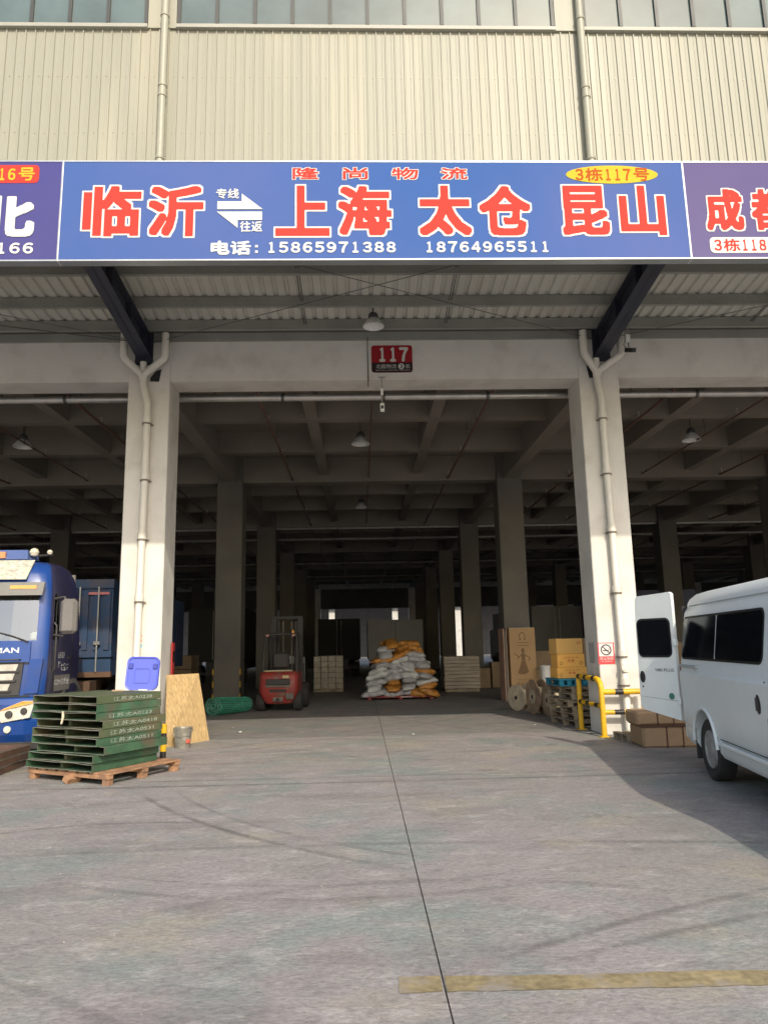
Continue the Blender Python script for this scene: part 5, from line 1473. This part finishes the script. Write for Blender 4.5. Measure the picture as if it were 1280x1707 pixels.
# no smoking notice and grey stencilled notice
ns_ = thing('no_smoking_sign', 'red and white no smoking sign on the right column', 'sign', (4.11, DC - .003, 1.19))
MB().boxm(0, .29, -.004, 0, 0, .37).build('plate', M('notice red', (.62, .06, .07), .5), ns_)
fn_ = lambda u, v, l: (u, -.006 - .0015 * l, v)
plate(ns_, [(.02, .135), (.27, .135), (.27, .355), (.02, .355)], fn_, 0, M('notice white', (.74, .66, .64), .5), 'white_field')
mb = MB(); n = 28
q = [fn_(.145 + .095 * math.cos(2 * PI * k / n), .245 + .095 * math.sin(2 * PI * k / n), 1) for k in range(n)] + [fn_(.145 + .075 * math.cos(2 * PI * k / n), .245 + .075 * math.sin(2 * PI * k / n), 1) for k in range(n)]
mb.add(q, [(k, (k + 1) % n, n + (k + 1) % n, n + k) for k in range(n)])
mb.add([fn_(.085, .315, 2), fn_(.075, .3, 2), fn_(.205, .175, 2), (fn_(.215, .19, 2))], [(0, 1, 2, 3)])
mb.add([fn_(.09, .225, 1), fn_(.19, .225, 1), fn_(.19, .243, 1), fn_(.09, .243, 1)], [(0, 1, 2, 3)])
mb.add([fn_(.195, .243, 1), fn_(.203, .243, 1), fn_(.197, .28, 1), fn_(.189, .275, 1)], [(0, 1, 2, 3)])
mb.build('symbol', BLACK_PAINT, ns_)
lettering(ns_, [('禁止吸烟', .03, .26, .075, .122, .02, 1, 0, 30), ('NO SMOKING', .05, .24, .04, .06, .0, 1, 0, 20)], fn_, [WHITE_TEXT])
gn = thing('stencilled_notice', 'faded grey stencilled notice on the inner side of the right column', 'notice', (XR - CW / 2 - .003, 13.05, 1.18))
mb = MB()
for i in range(5): mb.boxm(-.002, 0, .04 + i * .065, .075 + i * .065, .02 + .01 * (i % 2), .40 - .015 * (i % 3))
o = mb.build('faded_lines', M('faded grey ink', (.34, .33, .31), .85, var=.2, scale=18), gn); o['kind'] = 'stuff'
# kraft bale, its low pallet and litter
KRAFT = M('kraft paper', (.36, .24, .14), .85, var=.12, fine=.06, bump=.4, bscale=12)
wood_pallet('single low wooden pallet at the foot of the right column', (4.62, 12.22, 0), math.radians(4), .9, .62, .11, WOOD_GREY, None, 6)
bl_ = thing('kraft_bale', 'kraft paper bale tied with dark straps behind the van wheel', 'bale', (4.78, 11.45, 0), math.radians(-3))
def bale(name, x0, x1, y0, y1, z0, z1):
    return MB().box(((x0 + x1) / 2, (y0 + y1) / 2, (z0 + z1) / 2), (x1 - x0, y1 - y0, z1 - z0), .03).build(name, KRAFT, bl_)
bale('paper_pack', -.58, .42, -.22, .42, .0, .31); bale('paper_pack', -.62, .38, -.10, .46, .312, .52)
STRAP = M('brown strap', (.10, .045, .03), .6)
for x in (-.22, .02, .26): MB().boxm(x - .009, x + .009, -.226, .424, -.0, .316).build('strap', STRAP, bl_)
for x in (-.3, -.06, .2): MB().boxm(x - .009, x + .009, -.106, .464, .31, .526).build('strap', STRAP, bl_)
MB().boxm(-.586, .426, -.226, .426, .30, .318).build('strap', STRAP, bl_)
for x, y, s_, where in ((-2.62, 15.4, .06, 'near the green mesh roll'), (-2.35, 14.7, .05, 'between the mesh roll and the bucket'), (4.0, 13.2, .07, 'under the yellow guard rail'), 
                        (3.35, 14.6, .05, 'at the shadow edge left of the pallet pile'), (.9, 13.6, .04, 'in the sun before the sack pile')):
    o = MB()
    pts = [(s_ * random.uniform(.6, 1.3) * math.cos(2 * PI * k / 7), s_ * .6 * random.uniform(.6, 1.2) * math.sin(2 * PI * k / 7), .004 + random.uniform(0, .02)) for k in range(7)]
    o.add([(0, 0, .022)] + pts, [(0, k + 1, (k + 1) % 7 + 1) for k in range(7)]); o.add(pts, [tuple(reversed(range(7)))])
    o = o.build('paper_scrap', M('scrap paper', (.62, .60, .55), .9), None, (x, y, 0), random.uniform(0, 3))
    tag(o, 'small pale paper scrap ' + where, 'litter', 'paper scraps on the ground')

# loose grit on the yard
rg = random.Random(11); mb = MB()
for i in range(700):
    x = rg.uniform(-5, 4.5); y = 3.0 + 9.5 * rg.random() ** 1.4; r_ = rg.uniform(.002, .007) * (1.6 if rg.random() < .06 else 1)
    a = rg.uniform(0, 6.3)
    p = [(x + r_ * math.cos(a + k * 2.1) * rg.uniform(.7, 1.4), y + r_ * math.sin(a + k * 2.1) * rg.uniform(.7, 1.4), .0) for k in range(3)]
    mb.add(p + [(x, y, r_ * rg.uniform(.8, 1.4))], [(0, 1, 3), (1, 2, 3), (2, 0, 3)])
go = mb.build('grit', M('grit stone', (.30, .27, .24), .9, var=.4, scale=3))
tag(go, 'fine loose grit scattered over the concrete yard', 'grit', None, 'stuff')
